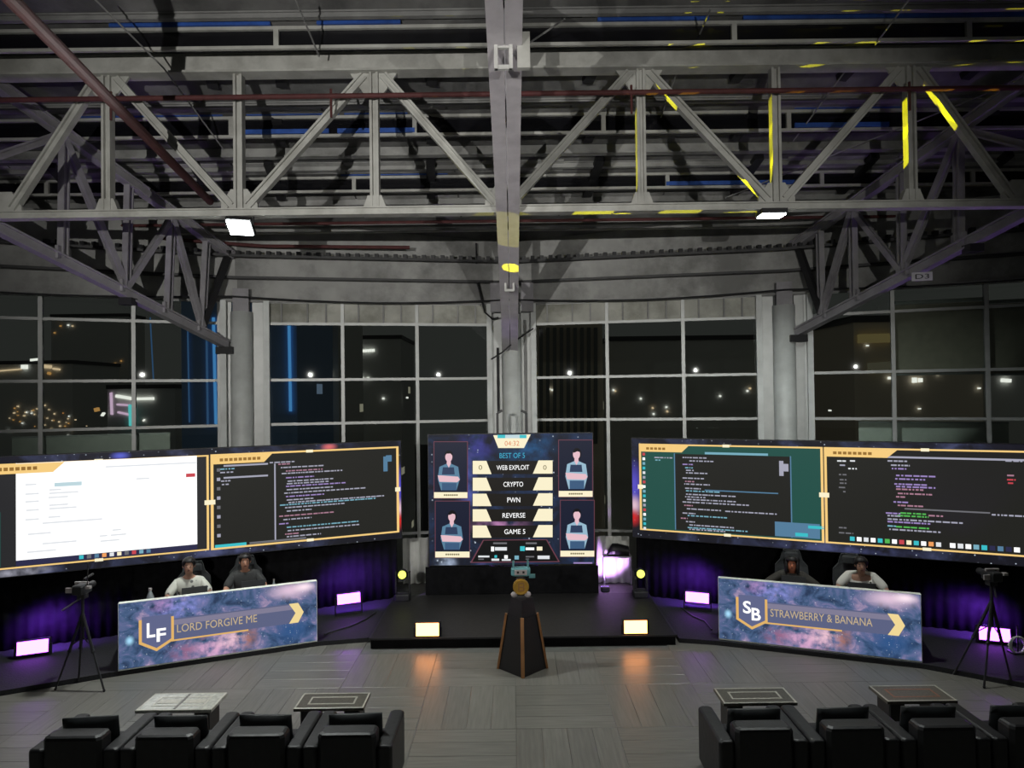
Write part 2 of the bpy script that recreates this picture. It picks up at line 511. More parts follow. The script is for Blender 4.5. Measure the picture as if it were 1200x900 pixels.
for i in range(4):
    p, q = a[i], a[i + 1]
    n_ = max(2, int((q - p).length / .19))
    m1 = MB(); m2 = MB()
    m1.bar(p + Vector((0, 0, 6.83)), q + Vector((0, 0, 6.83)), .10, .05)
    for k in range(n_):
        c = p.lerp(q, (k + .5) / n_)
        m2.cbox((c.x, c.y, 6.885), (.08, .10, .085))
    m1.build('tray_rail', M['dark'], tray)
    stuff(m2.build('ribs', M['dark'], tray))
a = offs(.45)
wire = []
for i in range(4):
    for k in range(8):
        t = k / 8; c = a[i].lerp(a[i + 1], t); wire.append(c + Vector((0, 0, 6.0 - .10 * math.sin(PI * t))))
tag(MB().tube(wire, .018, 6).build('cable', M['dark']), 'black cable sagging along the top of the windows', 'cable')

# ================================================================== COLUMNS
def column(v, label, rz, dx=0.0, left=.48):
    t = thing('column', label, 'column', (v[0] + dx, v[1] - .12, 0), rz)
    s = MB(); s.smooth = True
    s.lathe([(.215, 0), (.215, 5.72)], n=20); s.build('shaft', M['white_paint'], t, local=True)
    MB().cbox((0, 0, 5.95), (.30, .36, .46)).build('cap_plate', M['steel_side'], t, local=True)
    for sx in (-1, 1):
        jo = left if sx < 0 else .48
        MB().box((sx * jo - .055, -.10, 0), (sx * jo + .055, .10, 5.95)).build('jamb', M['white_paint'], t, local=True)
        MB().box((min(sx * (jo - .055), sx * .20), .06, 0), (max(sx * (jo - .055), sx * .20), .10, 5.95)).build('infill_panel', M['alu'], t, local=True)
        if rz == 0: MB().cyl((sx * .30, -.0, 3.6 if sx < 0 else 3.0), (sx * .30, 0, 5.0 if sx < 0 else 5.6), .028, 8).build('conduit', M['dark'] if sx < 0 else M['steel_dim'], t, local=True)
    return t
column(V0, 'round white steel column in the middle, rising behind the scoreboard', 0)
column(VL1, 'round white steel column left of the scoreboard, under the left side truss', math.radians(16), .13, .34)
column(VR1, 'round white steel column right of the scoreboard, under the right side truss', math.radians(-16))

# ================================================================== ROOF
def zroof(y):
    return 12.1 - .32 * y if y > 7 else 9.86 + (7 - y) * .12
ceil_v = [(-14, 15.6), (14, 15.6), (14, 7), (14, -2), (-14, -2), (-14, 7)]
cm = MB()
prof = [(15.6, zroof(15.6)), (7, zroof(7)), (-2, zroof(-2))]
for (ya, za), (yb, zb) in zip(prof[:-1], prof[1:]):
    cm.add([(-14, ya, za), (14, ya, za), (14, yb, zb), (-14, yb, zb), (-14, ya, za + .2), (14, ya, za + .2), (14, yb, zb + .2), (-14, yb, zb + .2)],
           [(0, 1, 2, 3), (7, 6, 5, 4), (0, 4, 5, 1), (2, 6, 7, 3), (1, 5, 6, 2), (0, 3, 7, 4)])
ceiling = structure(cm.build('ceiling', M['deck'], local=True))
def yrow(py):       # distance of the deck underside seen at height py on the middle line
    return 6480 / (717 - py)
def zat(py, y):
    return 4 + (461 - py) / 800 * y
# clerestory strips: white frame rails and posts before dark glass
for (pa, pb, posts) in ((27, 50, (61, 324, 860, 1135)), (133, 155, (-60, 271, 486, 707, 924)), (205, 221, (55, 415, 782, 963, 1140))):
    y = yrow((pa + pb) / 2) - .25
    za, zb = zat(pa, y), zat(pb, y)
    MB().box((-13, y + .03, zb - .02), (13, y + .09, za + .04)).build('clerestory_glass', M['black_glass'], ceiling)
    for z in (za, zb):
        MB().cbox((0, y, z), (26, .05, .045)).build('clerestory_rail', M['steel'], ceiling)
    for px in posts:
        x = P(px, (pa + pb) / 2, y).x
        MB().cbox((x, y, (za + zb) / 2), (.07, .05, za - zb - .045)).build('clerestory_post', M['steel'], ceiling)
    for x0, x1, w_ in {27: ((130, 318, 1), (372, 470, 1), (700, 830, 1), (870, 1200, 1)), 133: ((95, 262, 1), (290, 398, 1), (404, 478, 1), (288, 386, 0), (396, 486, 0), (930, 1060, 1), (930, 1040, 0)), 205: ((400, 525, 1), (780, 930, 0))}[pa]:
        zz = za if w_ else zb
        MB().box((P(x0, pa, y).x, y - .05, zz + .03), (P(x1, pa, y).x, y - .01, zz + .10)).build('blue_foil_strip', M['blue'], ceiling)
    MB().box((-13, y - .32, za + .30), (13, y - .06, za + .36)).build('gutter_plate', M['black_cloth'], ceiling)
# purlins
def purlin(py, h, w, m, name='purlin'):
    y = yrow(py); z = zat(py, y)
    MB().ibar((-13, y - .1, z), (13, y - .1, z), w, h, t=.025, tw=.02).build(name, m, ceiling)
purlin(174, .27, .16, M['fascia']); purlin(234, .20, .14, M['fascia'])
purlin(16, .10, .08, M['steel_dim']); purlin(121, .09, .08, M['steel_dim'])
purlin(195, .12, .1, M['fascia']); purlin(264, .08, .08, M['steel_dim']); purlin(72, .2, .12, M['deck'])
# pale cladding strips on the deck underside, a little proud of it
for (pa, pb) in ((8, 17), (117, 124), (186, 199), (226, 241), (246, 252)):
    ya, yb = yrow(pa), yrow(pb)
    for x0 in range(-13, 13, 2):
        if R.random() < .16: continue
        z0, z1 = zroof(ya) - .015, zroof(yb) - .015
        MB().add([(x0 + .02, ya, z0), (x0 + 1.98, ya, z0), (x0 + 1.98, yb, z1), (x0 + .02, yb, z1), (x0 + .02, ya, z0 + .012), (x0 + 1.98, ya, z0 + .012), (x0 + 1.98, yb, z1 + .012), (x0 + .02, yb, z1 + .012)],
                 [(0, 1, 2, 3), (7, 6, 5, 4), (0, 4, 5, 1), (2, 6, 7, 3), (1, 5, 6, 2), (0, 3, 7, 4)]).build('roof_panel', M['fascia'], ceiling)
# joists and their shadows between the rows, both made as black bars
for px in (95, 250, 330, 505, 688, 860, 985, 1130):
    for pa, pb in ((160, 130), (225, 182), (90, 60)):
        ya, yb = yrow(pa), yrow(pb)
        x = P(px, pa, ya).x
        MB().bar((x, ya, zroof(ya) - .06), (x + .12, yb, zroof(yb) - .06), .16, .1).build('joist_shadow', M['dark'], ceiling)
# thin tie rods
for (x0, y0, x1, y1, d0, d1) in ((108, -4, 192, 80, 8.2, 9.3), (192, 80, 262, 175, 9.3, 11.2), (345, -4, 374, 66, 8.2, 9.3), (1068, -4, 1026, 52, 8.3, 9.3), (993, 80, 930, 165, 9.9, 11.4), (662, 22, 612, 56, 8.6, 9.3), (1180, 100, 850, 232, 10.2, 12.2), (833, 10, 820, 40, 8.5, 9.3), (795, 80, 770, 150, 9.9, 11.4)):
    MB().tube([P(x0, y0, d0), P(x1, y1, d1)], .012, 5).build('tie_rod', M['steel_dim'], ceiling)

# ------------------------------------------------------------------ transverse truss
TY = 9.7
def tp(px, py): return P(px, py, TY)
zb_ = P(600, 246, TY).z; zt_ = P(600, 84, TY).z
tt = thing('roof_truss', 'long grey steel truss spanning the hall from left to right', 'truss', (0, TY, zb_))
XL, XR = -10.5, 10.5
MB().ibar((XL, TY, zb_), (XR, TY, zb_), .17, .11, t=.02, tw=.10).build('bottom_chord', M['steel'], tt)
MB().ibar((XL, TY, zt_ + .17), (XR, TY, zt_ + .17), .26, .36, t=.03).build('top_chord', M['steel'], tt)
def post(t, a, b, w, h, m, name='post'):
    a, b = Vector(a), Vector(b)
    MB().ibar(a, b, h, w, up=(1, 0, 0) if abs((b - a).normalized().x) < .9 else (0, 0, 1), t=.035, tw=.03).build(name, m, t)
bx = {px: tp(px, 246).x for px in (5, 127, 281, 440, 590, 752, 910, 1068, 1195, -150, 1352)}
tx = {px: tp(px + d, 90).x for px, d in ((127, -2), (440, -2), (752, -3), (1068, -3), (-150, 0), (1352, 0))}
for px in (127, 281, 440, 752, 910, 1068):
    x = bx[px]
    post(tt, (x, TY, zb_ + .06), (x, TY, zt_), .125, .13, M['steel'])
for b_, t_ in ((5, 127), (281, 127), (281, 440), (590, 440), (590, 752), (910, 752), (910, 1068), (1195, 1068), (5, -150), (1195, 1352)):
    s_ = 1 if tx[t_] > bx[b_] else -1
    a = Vector((bx[b_] + s_ * .12, TY, zb_ + .10)); b = Vector((tx[t_] - s_ * .14, TY, zt_ - .04))
    d = (b - a).normalized()
    MB().ibar(a, b, .11, .12, up=Vector((0, 1, 0)).cross(d), t=.03, tw=.03).build('brace', M['steel'], tt)
for px in (5, 281, 590, 910, 1195):
    x = bx[px]
    MB().extrude([(-.26, .06), (.26, .06), (.26, .13), (.12, .34), (-.12, .34), (-.26, .13)], (x, TY - .02, zb_), (x, TY + .02, zb_)).build('gusset', M['steel'], tt)
for px in (127, 440, 752, 1068):
    x = bx[px]
    MB().extrude([(-.16, .06), (.16, .06), (.10, .22), (-.10, .22)], (x, TY - .05, zb_), (x, TY + .05, zb_)).build('shoe_plate', M['steel'], tt)
    MB().extrude([(-.34, 0), (.34, 0), (.14, -.30), (-.14, -.30)], (tx[px], TY - .02, zt_), (tx[px], TY + .02, zt_)).build('gusset', M['steel'], tt)

# ------------------------------------------------------------------ middle arch truss, seen end on
arch = [(14.85, 4.95), (12.5, 5.78), (10, 6.50), (8, 7.0), (6.2, 7.37), (4.4, 7.62), (2.4, 7.75)]
mt = thing('roof_truss', 'grey twin channel truss coming from the middle column straight overhead', 'truss', (0, 14.85, 4.95))
xm = -.03
for sx in (-1, 1):
    for (ya, za), (yb, zb2) in zip(arch[:-1], arch[1:]):
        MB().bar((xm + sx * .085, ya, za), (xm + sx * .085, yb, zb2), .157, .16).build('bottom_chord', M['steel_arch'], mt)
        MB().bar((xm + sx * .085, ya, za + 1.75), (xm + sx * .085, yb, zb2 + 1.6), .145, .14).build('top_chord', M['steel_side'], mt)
for k, (ya, za) in enumerate(arch[:-1]):
    MB().bar((xm, ya - .2, za + .1), (xm, ya - .2, za + 1.7), .12, .12).build('post', M['steel_side'], mt)
    yb, zb2 = arch[k + 1]
    MB().bar((xm, ya - .2, za + 1.65), (xm, yb - .2, zb2 + .1), .10, .10).build('brace', M['steel_side'], mt)
for (px, py, d) in ((590, 70, 6.42), (597, 334, 11.85)):
    c = P(px, py, d)
    for dx in (-.07, .07):
        MB().cbox((c.x + dx, c.y - .06, c.z), (.035, .05, .24 if d < 8 else .22)).build('clamp', M['plate'], mt)
    MB().cbox((c.x, c.y - .05, c.z + .1), (.16, .04, .04)).build('clamp', M['plate'], mt)
    MB().cbox((c.x, c.y - .05, c.z - .1), (.16, .04, .04)).build('clamp', M['plate'], mt)
    if d < 8:
        MB().cbox((c.x + .19, c.y - .04, c.z + .06), (.12, .06, .34)).build('clamp', M['steel'], mt)
for sx in (-1, 1):
    MB().cbox((sx * .33 + .02, 14.55, 6.05), (.26, .06, .62)).build('gusset', M['steel_side'], mt)

# ------------------------------------------------------------------ side trusses
def side_truss(label, b0, b1, t0, t1, posts, outer, m):
    B0, B1 = P(*b0), P(*b1); T0, T1 = P(*t0), P(*t1)
    d = B1 - B0; e = T1 - T0
    t = thing('roof_truss', label, 'truss', B0)
    MB().ibar(B0, B0 + d * 1.6, .17, .17, t=.03, tw=.1).build('bottom_chord', m, t)
    MB().ibar(T0, T0 + e * 1.25, .17, .17, t=.03, tw=.1).build('top_chord', m, t)
    def at(px):     # parameter along the bottom chord for a picture column
        lo, hi = 0, 1
        s = 1 if b1[0] > b0[0] else -1
        for _ in range(40):
            mid = (lo + hi) / 2; q = B0 + d * mid
            v = CAM_ROT.transposed() @ (q - CAM_POS); x = 600 + FOC * v.x / -v.z
            if s * (x - px) < 0: lo = mid
            else: hi = mid
        return lo
    ts = [at(px) for px in posts]
    for tt_ in ts:
        a, b = B0 + d * tt_, T0 + e * tt_
        MB().ibar(a + Vector((0, 0, .08)), b - Vector((0, 0, .08)), .10, .15, up=d, t=.03, tw=.03).build('post', m, t)
        MB().cbox((a.x, a.y, a.z + .12), (.05, .32, .2)).build('gusset', m, t)
    for i in range(len(ts) - 1):
        lo, hi = (ts[i], ts[i + 1])
        a, b = B0 + d * (lo if i % 2 == 0 else hi), T0 + e * (hi if i % 2 == 0 else lo)
        MB().ibar(a + Vector((0, 0, .1)), b - Vector((0, 0, .1)), .09, .13, up=d.cross(Vector((0, 0, 1))), t=.03, tw=.03).build('brace', m, t)
    a, b = B0 + d * ts[0], T0 + e * .02
    MB().bar(a + Vector((0, 0, .1)), b, .10, .12).build('brace', M['dark'], t)
    a, b = B0 + d * ts[-1], B0 + d * 1.25
    top = T0 + e * ts[-1]
    MB().ibar(top, b, .09, .12, t=.03, tw=.03).build('brace', m, t)
    # bolted splice under the bottom chord
    q = B0 + d * at(outer)
    MB().cbox((q.x, q.y, q.z - .13), (.22, .2, .12)).build('splice', M['dark'], t)
    q = B0
    MB().cbox((q.x, q.y, q.z - .12), (.34, .3, .14)).build('end_shoe', M['dark'], t)
    return t, B0, d
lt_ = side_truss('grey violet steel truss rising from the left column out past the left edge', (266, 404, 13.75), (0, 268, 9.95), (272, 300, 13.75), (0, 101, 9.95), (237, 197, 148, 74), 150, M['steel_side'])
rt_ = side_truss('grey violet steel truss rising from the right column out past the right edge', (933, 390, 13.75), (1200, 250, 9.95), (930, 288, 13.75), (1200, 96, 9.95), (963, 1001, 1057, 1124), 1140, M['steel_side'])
# small marker plate hung on the right truss
pl_ = Plane((P(1068, 325, 11.2).x, 11.24), (P(1093, 325, 11.2).x, 11.16))
u0, z0 = pl_.pix(1068.5, 329.5); u1, z1 = pl_.pix(1092.5, 318.5)
mk = thing('marker_plate', 'small white marker plate with black characters on the right truss', 'sign', pl_.w((u0 + u1) / 2, z0))
MB().extrude([(-.01, z0), (.01, z0), (.01, z1), (-.01, z1)], pl_.w(u0, 0), pl_.w(u1, 0)).build('plate', M['plate'], mk)
text_mesh(MB(), pl_, 'D3', u0 + .05, z0 + .03, u1 - .05, z1 - .03, .014).build('lettering', M['ink'], mk)

# ------------------------------------------------------------------ pipes
c = P(600, 110, 9.45)
pp = thing('fire_pipe', 'thin dark red sprinkler pipe running level across the truss', 'pipe', (0, c.y, c.z))
MB().tube([(-10, c.y, c.z), (10, c.y, c.z)], .035, 10).build('pipe', M['red_pipe'], pp)
for px in (388, 740, 130, 1066):
    x = P(px, 120, c.y).x
    MB().cyl((x, c.y, c.z - .3), (x, c.y, c.z + .1), .018, 6).build('drop', M['red_pipe'], pp)
a, b = PZ(6, -8, 7.35), PZ(246, 236, 7.35)
tag(MB().tube([a + (a - b) * .2, b], .065, 12).build('fire_pipe', M['red_pipe']), 'thick dark red pipe running away from the upper left corner', 'pipe')
c = P(480, 290, 14.0); c2 = P(-40, 262, 13.0)
tag(MB().tube([c2, (-5, 13.7, c.z), c], .035, 8).build('fire_pipe', M['red_pipe']), 'dark red pipe in front of the fascia left of the middle beam', 'pipe')
c = P(600, 259, 13.2)
tag(MB().tube([(-9, c.y, c.z), (9, c.y, c.z)], .03, 8).build('fire_pipe', M['red_pipe']), 'dark red pipe just below the bottom chord of the long truss', 'pipe')
c = P(600, 270, 13.5)
tag(MB().tube([(-9, c.y, c.z), (9, c.y, c.z)], .02, 8).build('conduit', M['steel']), 'thin pale conduit level above the fascia', 'conduit')
w = [P(558, 285, 14.68), P(559, 330, 14.68), P(568, 366, 14.68), P(577, 374, 14.68), P(584, 372, 14.68)]
tag(MB().tube(w, .02, 6).build('cable', M['dark']), 'black cable dropping down left of the middle column', 'cable')
w = [P(576, 421, 14.55), P(590, 412, 14.4), P(603, 400, 14.4), P(625, 385, 14.5)]
tag(MB().tube(w, .016, 6).build('cable', M['dark']), 'black cable slung across the middle column under the beam end', 'cable')

# ------------------------------------------------------------------ flood lights under the truss
def flood(px, py, label, facing, strength, power):
    c = P(px, py, TY)
    t = thing('flood_light', label, 'lamp', c, 0)
    rot = Euler(facing).to_matrix().to_4x4()
    MB().cbox((0, 0, .045), (.36, .28, .07)).xf(rot).build('housing', M['dark'], t, local=True)
    MB().cbox((0, 0, 0), (.32, .24, .02)).xf(rot).build('lamp_face', emit('lamp_white_%d' % px, (.93, 1, .98), strength), t, local=True)
    for sx in (-1, 1):
        MB().bar((sx * .19, 0, .03), (sx * .19, 0, .17), .02, .03).build('bracket', M['dark'], t, local=True)
    MB().cbox((0, 0, .17), (.40, .05, .02)).build('bracket', M['dark'], t, local=True)
    l = lamp('flood_lamp', 'SPOT', c + Vector((0, -.05, -.06)), power, (.95, 1, .97), c + rot.to_3x3() @ Vector((0, 0, -3)), .12, math.radians(165), .6)
    return t
flood(281, 267, 'bright white flood light glowing under the left half of the long truss', (math.radians(-38), math.radians(4), 0), 60, FLOOD)
flood(904, 253, 'white flood light seen edge on under the right half of the long truss', (math.radians(1), 0, 0), 25, FLOOD * .55)

# ================================================================== STAGE AND PLATFORMS
def fl(px, py, z=0.0): return PZ(px, py, z)
SZ = .165
sa, sb = fl(433, 760), fl(794, 757)
ys = (sa.y + sb.y) / 2
st = thing('stage', 'low black stage in front of the scoreboard', 'stage', ((sa.x + sb.x) / 2, ys + 1.2, 0))
o = MB().box((sa.x, ys, SZ - .03), (sb.x, ys + 2.3, SZ)).build('deck', M['stage'], st); bevel(o, .008)
MB().box((sa.x + .02, ys + .02, 0), (sb.x - .02, ys + 2.28, SZ - .03)).build('skirt', M['black_cloth'], st)
for sx in (sa.x - .004, sb.x - .036):
    MB().box((sx, ys - .006, SZ - .012), (sx + .04, ys + 2.3, SZ + .004)).build('edge_strip', M['dark'], st)
MB().box((sa.x, ys - .008, SZ - .02), (sb.x, ys, SZ + .003)).build('edge_strip', M['dark'], st)

RZ = .07
LS = Plane((-7.90, 10.45), (-2.18, 13.0))      # left LED wall
RS = Plane((2.23, 13.0), (8.05, 10.40))        # right LED wall
def platform(pts, label):
    tag(MB().prism([(p.x, p.y) if isinstance(p, Vector) else p for p in pts], 0, RZ).build('platform', M['black_carpet']), label, 'platform')
e1, e2, e3 = fl(-60, 826), fl(134, 793), fl(374, 757)
platform([e1, e2, e3, (sa.x - .06, e3.y + .15), (sa.x - .06, 13.25), (-9.4, 11.6)], 'low black carpeted platform under the left team desk')
f1, f2, f3 = fl(838, 756), fl(1083, 784), fl(1260, 818)
platform([(sb.x + .06, f1.y + .12), f1, f2, f3, (9.2, 11.2), (sb.x + .06, 13.3)], 'low black carpeted platform under the right team desk')

# ================================================================== LED SCREENS
def face_uv(pl, u0, z0, u1, z1, off, name, m, parent):
    q = MB(); q.rect(pl, u0, z0, u1, z1, off); q.uv = [(0, 0), (1, 0), (1, 1), (0, 1)]
    return q.build(name, m, parent)
E = {}
def em(key, rgb, s=1.0):
    if key not in E: E[key] = emit('screen_' + key, lin(rgb), s)
    return E[key]
def rect_px(pl, px0, py0, px1, py1):
    # a level rectangle of the screen from two opposite corners of the photograph
    u0, za = pl.pix(px0, py0); u1, zb = pl.pix(px1, py1)
    return min(u0, u1), min(za, zb), max(u0, u1), max(za, zb)
def led_wall(pl, u0, z0, u1, z1, name, label, gm, thick=.12):
    t = thing(name, label, 'screen', pl.w((u0 + u1) / 2, z0))
    q = MB(); q.extrude([(-thick, z0), (0, z0), (0, z1), (-thick, z1)], pl.w(u0, 0), pl.w(u1, 0))
    q = MB()
    vs = [pl.w(u, z, o_) for o_ in (-thick, 0) for u, z in ((u0, z0), (u1, z0), (u1, z1), (u0, z1))]
    q.add(vs, [(3, 2, 1, 0), (4, 5, 6, 7), (0, 1, 5, 4), (1, 2, 6, 5), (2, 3, 7, 6), (3, 0, 4, 7)])
    q.build('cabinet', M['dark'], t)
    face_uv(pl, u0 + .012, z0 + .012, u1 - .012, z1 - .012, .002, 'star_picture', gm, t)
    return t
DARKRAMP = [(.0, (.004, .004, .006)), (.5, (.012, .012, .018)), (.62, (.03, .035, .07)), (.8, (.10, .11, .22))]
gl = galaxy('led_wall_stars', 1.0, 3.6, DARKRAMP, [(.995, .52, .12, .30, (.10, .08, .55), 0), (.995, .30, .10, .14, (.75, .5, .6), 0), (.998, .18, .10, .12, (.6, .02, .02), 0), (.80, .97, .10, .05, (.7, .15, .15), 0), (.30, .97, .10, .05, (.1, .12, .6), 0), (.1, .03, .3, .06, (.5, .5, .6), 1), (.55, .04, .8, .05, (.08, .09, .2), 1)], 3, 34)
gr_ = galaxy('led_wall_stars_b', 1.0, 3.6, DARKRAMP, [(.005, .52, .12, .34, (.10, .08, .55), 0), (.005, .32, .10, .14, (.75, .5, .6), 0), (.002, .20, .10, .12, (.6, .02, .02), 0), (.55, .03, .9, .06, (.07, .08, .2), 1)], 3, 34)

# --- code rows made of short bars, one mesh per colour
def code(pl, rows, parent, off=.010):
    # rows: (colour key, px0, py0, px1, py1): a row of words drawn between two photo points
    groups = {}
    for key, x0, y0, x1, y1, h in rows:
        ua, za = pl.pix(x0, y0); ub, zb = pl.pix(x1, y0)
        u = ua
        while u < ub - .01:
            w_ = min(R.uniform(.02, .10), ub - u)
            groups.setdefault(key, MB()).rect(pl, u, za - h / 2, u + w_, za + h / 2, off)
            u += w_ + R.uniform(.01, .024)
    for key, q in groups.items():
        q.build('code_text', E[key], parent)
em('white', (255, 255, 255), 1.15); em('frame', (246, 205, 128), 1.0); em('cream', (250, 240, 205), 1.0)
em('code', (165, 165, 182), 1); em('pink', (178, 130, 150), .9); em('violet', (160, 138, 198), .95); em('cyan', (120, 172, 190), 1); em('lime', (90, 190, 90), .9)
em('grey', (120, 120, 125), .8); em('darkgrey', (42, 42, 44), 1); em('black', (17, 17, 18), 1); em('green', (36, 80, 72), 1); em('olive', (36, 36, 33), 1)
em('pale', (225, 228, 232), 1); em('paletext', (190, 215, 222), 1); em('red', (200, 70, 80), 1); em('teal', (60, 190, 200), 1); em('orange', (240, 160, 95), 1)
em('bluebar', (45, 45, 75), 1); em('tabink', (150, 110, 50), 1); em('steelblue', (85, 125, 155), 1)

def frame(pl, r, w_, parent, off=.014):
    u0, z0, u1, z1 = r
    q = MB()
    q.rect(pl, u0 - w_, z0 - w_ * .7, u1 + w_, z0, off); q.rect(pl, u0 - w_, z1, u1 + w_, z1 + w_ * .7, off)
    q.rect(pl, u0 - w_, z0, u0, z1, off); q.rect(pl, u1, z0, u1 + w_, z1, off)
    q.build('feed_frame', E['frame'], parent)
    q = MB()
    zm = (z0 + z1) / 2
    for u in (u0 - w_ / 2, u1 + w_ / 2):
        q.rect(pl, u - .05, zm - .04, u + .05, zm + .04, off + .002)
    for z in (z0 - w_ / 3, z1 + w_ / 3):
        q.rect(pl, (u0 + u1) / 2 - .06, z - .025, (u0 + u1) / 2 + .06, z + .025, off + .002)
    q.build('frame_notch', E['cream'], parent)
def tab(pl, u0, z1, w_, h_, txt, parent):
    q = MB(); q.poly(pl, [(u0, z1 - h_), (u0 + w_ * .86, z1 - h_), (u0 + w_, z1), (u0, z1)], .018); q.build('title_tab', E['frame'], parent)
    q = MB()
    for i in range(txt):
        q.rect(pl, u0 + .10 + i * .075, z1 - h_ * .68, u0 + .155 + i * .075, z1 - h_ * .32, .020)
    q.build('name_text', E['tabink'], parent)
def icons(pl, u0, z, n, step, size, keys, parent, off=.016, vert=False):
    for i in range(n):
        k = keys[i % len(keys)]
        uu, zz = (u0, z - i * step) if vert else (u0 + i * step, z)
        q = MB(); q.rect(pl, uu, zz - size / 2, uu + size, zz + size / 2, off); q.build('app_icon', E[k], parent)

# ---- left LED wall
u1, zt = LS.pix(470, 516); _, zb = LS.pix(470, 631)
wl = led_wall(LS, -.35, zb, u1, zt, 'led_wall', 'wide LED wall on the left, white web page beside a dark code editor', gl)
# right feed: dark editor
r2 = rect_px(LS, 250, 541, 465, 619)
r2 = (r2[0], LS.pix(464, 622)[1], r2[2], LS.pix(464, 525)[1])
q = MB(); q.rect(LS, *[r2[0], r2[1], r2[2], r2[3]], .006); q.build('feed_panel', E['olive'], wl)
frame(LS, r2, .045, wl)
tab(LS, r2[0], r2[3], .95, .14, 9, wl)
rows = []
for k, (y, xs, col) in enumerate([(541, (316, 345), 'code'), (543, (326, 340), 'pink'), (547, (329, 381), 'code'), (551, (335, 378), 'pink'), (554, (330, 402), 'code'), (559, (335, 368), 'violet'), (563, (337, 392), 'code'), (566, (336, 385), 'code'), (569, (335, 406), 'violet'), (573, (336, 390), 'code'), (577, (333, 430), 'code'), (581, (335, 380), 'violet'), (585, (336, 368), 'code'), (588, (338, 450), 'code'), (591, (328, 440), 'cyan'), (594, (334, 405), 'code'), (598, (336, 365), 'code'), (604, (327, 392), 'pink'), (608, (332, 365), 'code'), (613, (327, 338), 'violet'), (617, (336, 420), 'cyan'), (621, (337, 422), 'code'), (625, (334, 350), 'pink'), (628, (336, 376), 'code'), (548, (258, 276), 'cyan'), (552, (258, 274), 'code'), (562, (259, 270), 'code'), (566, (260, 268), 'code')]):
    rows.append((col, xs[0], y - (xs[0] - 330) * .012 + 1, xs[1], y, .022))
code(LS, rows, wl)
u, z = LS.pix(322, 540)
q = MB(); q.rect(LS, u - .012, r2[1] + .03, u + .012, r2[3] - .18, .010); q.build('divider_line', E['code'], wl)
q = MB()
for yy in (546, 560):
    u0, z0 = LS.pix(262, yy); u1_, _ = LS.pix(314, yy); q.rect(LS, u0, z0 - .015, u1_, z0 + .015, .010)
q.build('side_bar_row', E['code'], wl)
u0, z0 = LS.pix(254, 552); icons(LS, u0, r2[3] - .24, 8, .16, .055, ['grey', 'code'], wl, vert=True)
u0, _ = LS.pix(252, 640); q = MB(); q.rect(LS, u0, r2[1], u0 + .50, r2[1] + .05, .012); q.build('status_bar', E['teal'], wl)
q = MB(); q.rect(LS, u0 + .55, r2[1] + .01, u0 + 1.5, r2[1] + .045, .012); q.build('status_text', E['grey'], wl)
u0, z0 = LS.pix(449, 535); q = MB(); q.rect(LS, u0, z0 - .28, u0 + .08, z0, .012); q.rect(LS, u0 + .05, z0 - .1, u0 + .16, z0 + .02, .012); q.build('minimap', E['steelblue'], wl)
# left feed: white page
r1 = (LS.pix(-26, 600)[0], r2[1], LS.pix(246, 600)[0], r2[3])
q = MB(); q.rect(LS, r1[0], r1[1], r1[2], r1[3], .006); q.build('feed_panel', E['darkgrey'], wl)
frame(LS, (r1[0], r1[1], r1[2] - .05, r1[3]), .035, wl)
pg0, pg1 = LS.pix(19, 600)[0], LS.pix(231, 600)[0]
pz0 = r2[1] + .095
q = MB(); q.rect(LS, pg0, pz0, pg1, r2[3] + .02, .016); q.build('web_page', E['white'], wl)
q = MB(); q.rect(LS, pg0, r2[1] + .01, pg1, pz0, .016); q.build('taskbar', E['bluebar'], wl)
u0 = LS.pix(93, 653)[0]; icons(LS, u0, (r2[1] + pz0) / 2 + .01, 10, .105, .06, ['teal', 'grey', 'steelblue', 'orange', 'pale', 'cream', 'grey', 'red', 'cyan', 'steelblue'], wl, .018)
tab(LS, r1[0], r2[3] + .015, LS.pix(76, 550)[0] - r1[0], .15, 9, wl)
u0, z0 = LS.pix(64, 568); u1_, _ = LS.pix(96, 566); q = MB(); q.rect(LS, u0, z0 - .03, u1_, z0 + .03, .019); q.build('page_heading', E['paletext'], wl)
q = MB()
for (x0, y0, x1) in ((30, 568, 43), (58, 574, 72), (58, 578, 92), (57, 583, 80), (58, 592, 80), (58, 596, 90), (57, 606, 71), (30, 579, 46), (30, 588, 46), (31, 598, 46), (30, 609, 46), (50, 613, 120), (33, 626, 60), (132, 621, 142), (117, 628, 126), (130, 627, 148), (118, 634, 140), (124, 547, 230), (160, 561, 175), (50, 637, 90), (32, 647, 66)):
    ua, za = LS.pix(x0, y0); ub, _ = LS.pix(x1, y0); q.rect(LS, ua, za - .012, ub, za + .012, .019)
q.build('page_text', E['pale'], wl)
u0, z0 = LS.pix(218, 557); q = MB(); q.rect(LS, u0, z0 - .03, u0 + .14, z0 + .03, .019); q.build('page_button', E['red'], wl)
u0, z0 = LS.pix(1, 600); q = MB(); q.rect(LS, u0 - .2, r2[1] + .02, u0, z0, .018); q.build('side_strip', E['green'], wl)

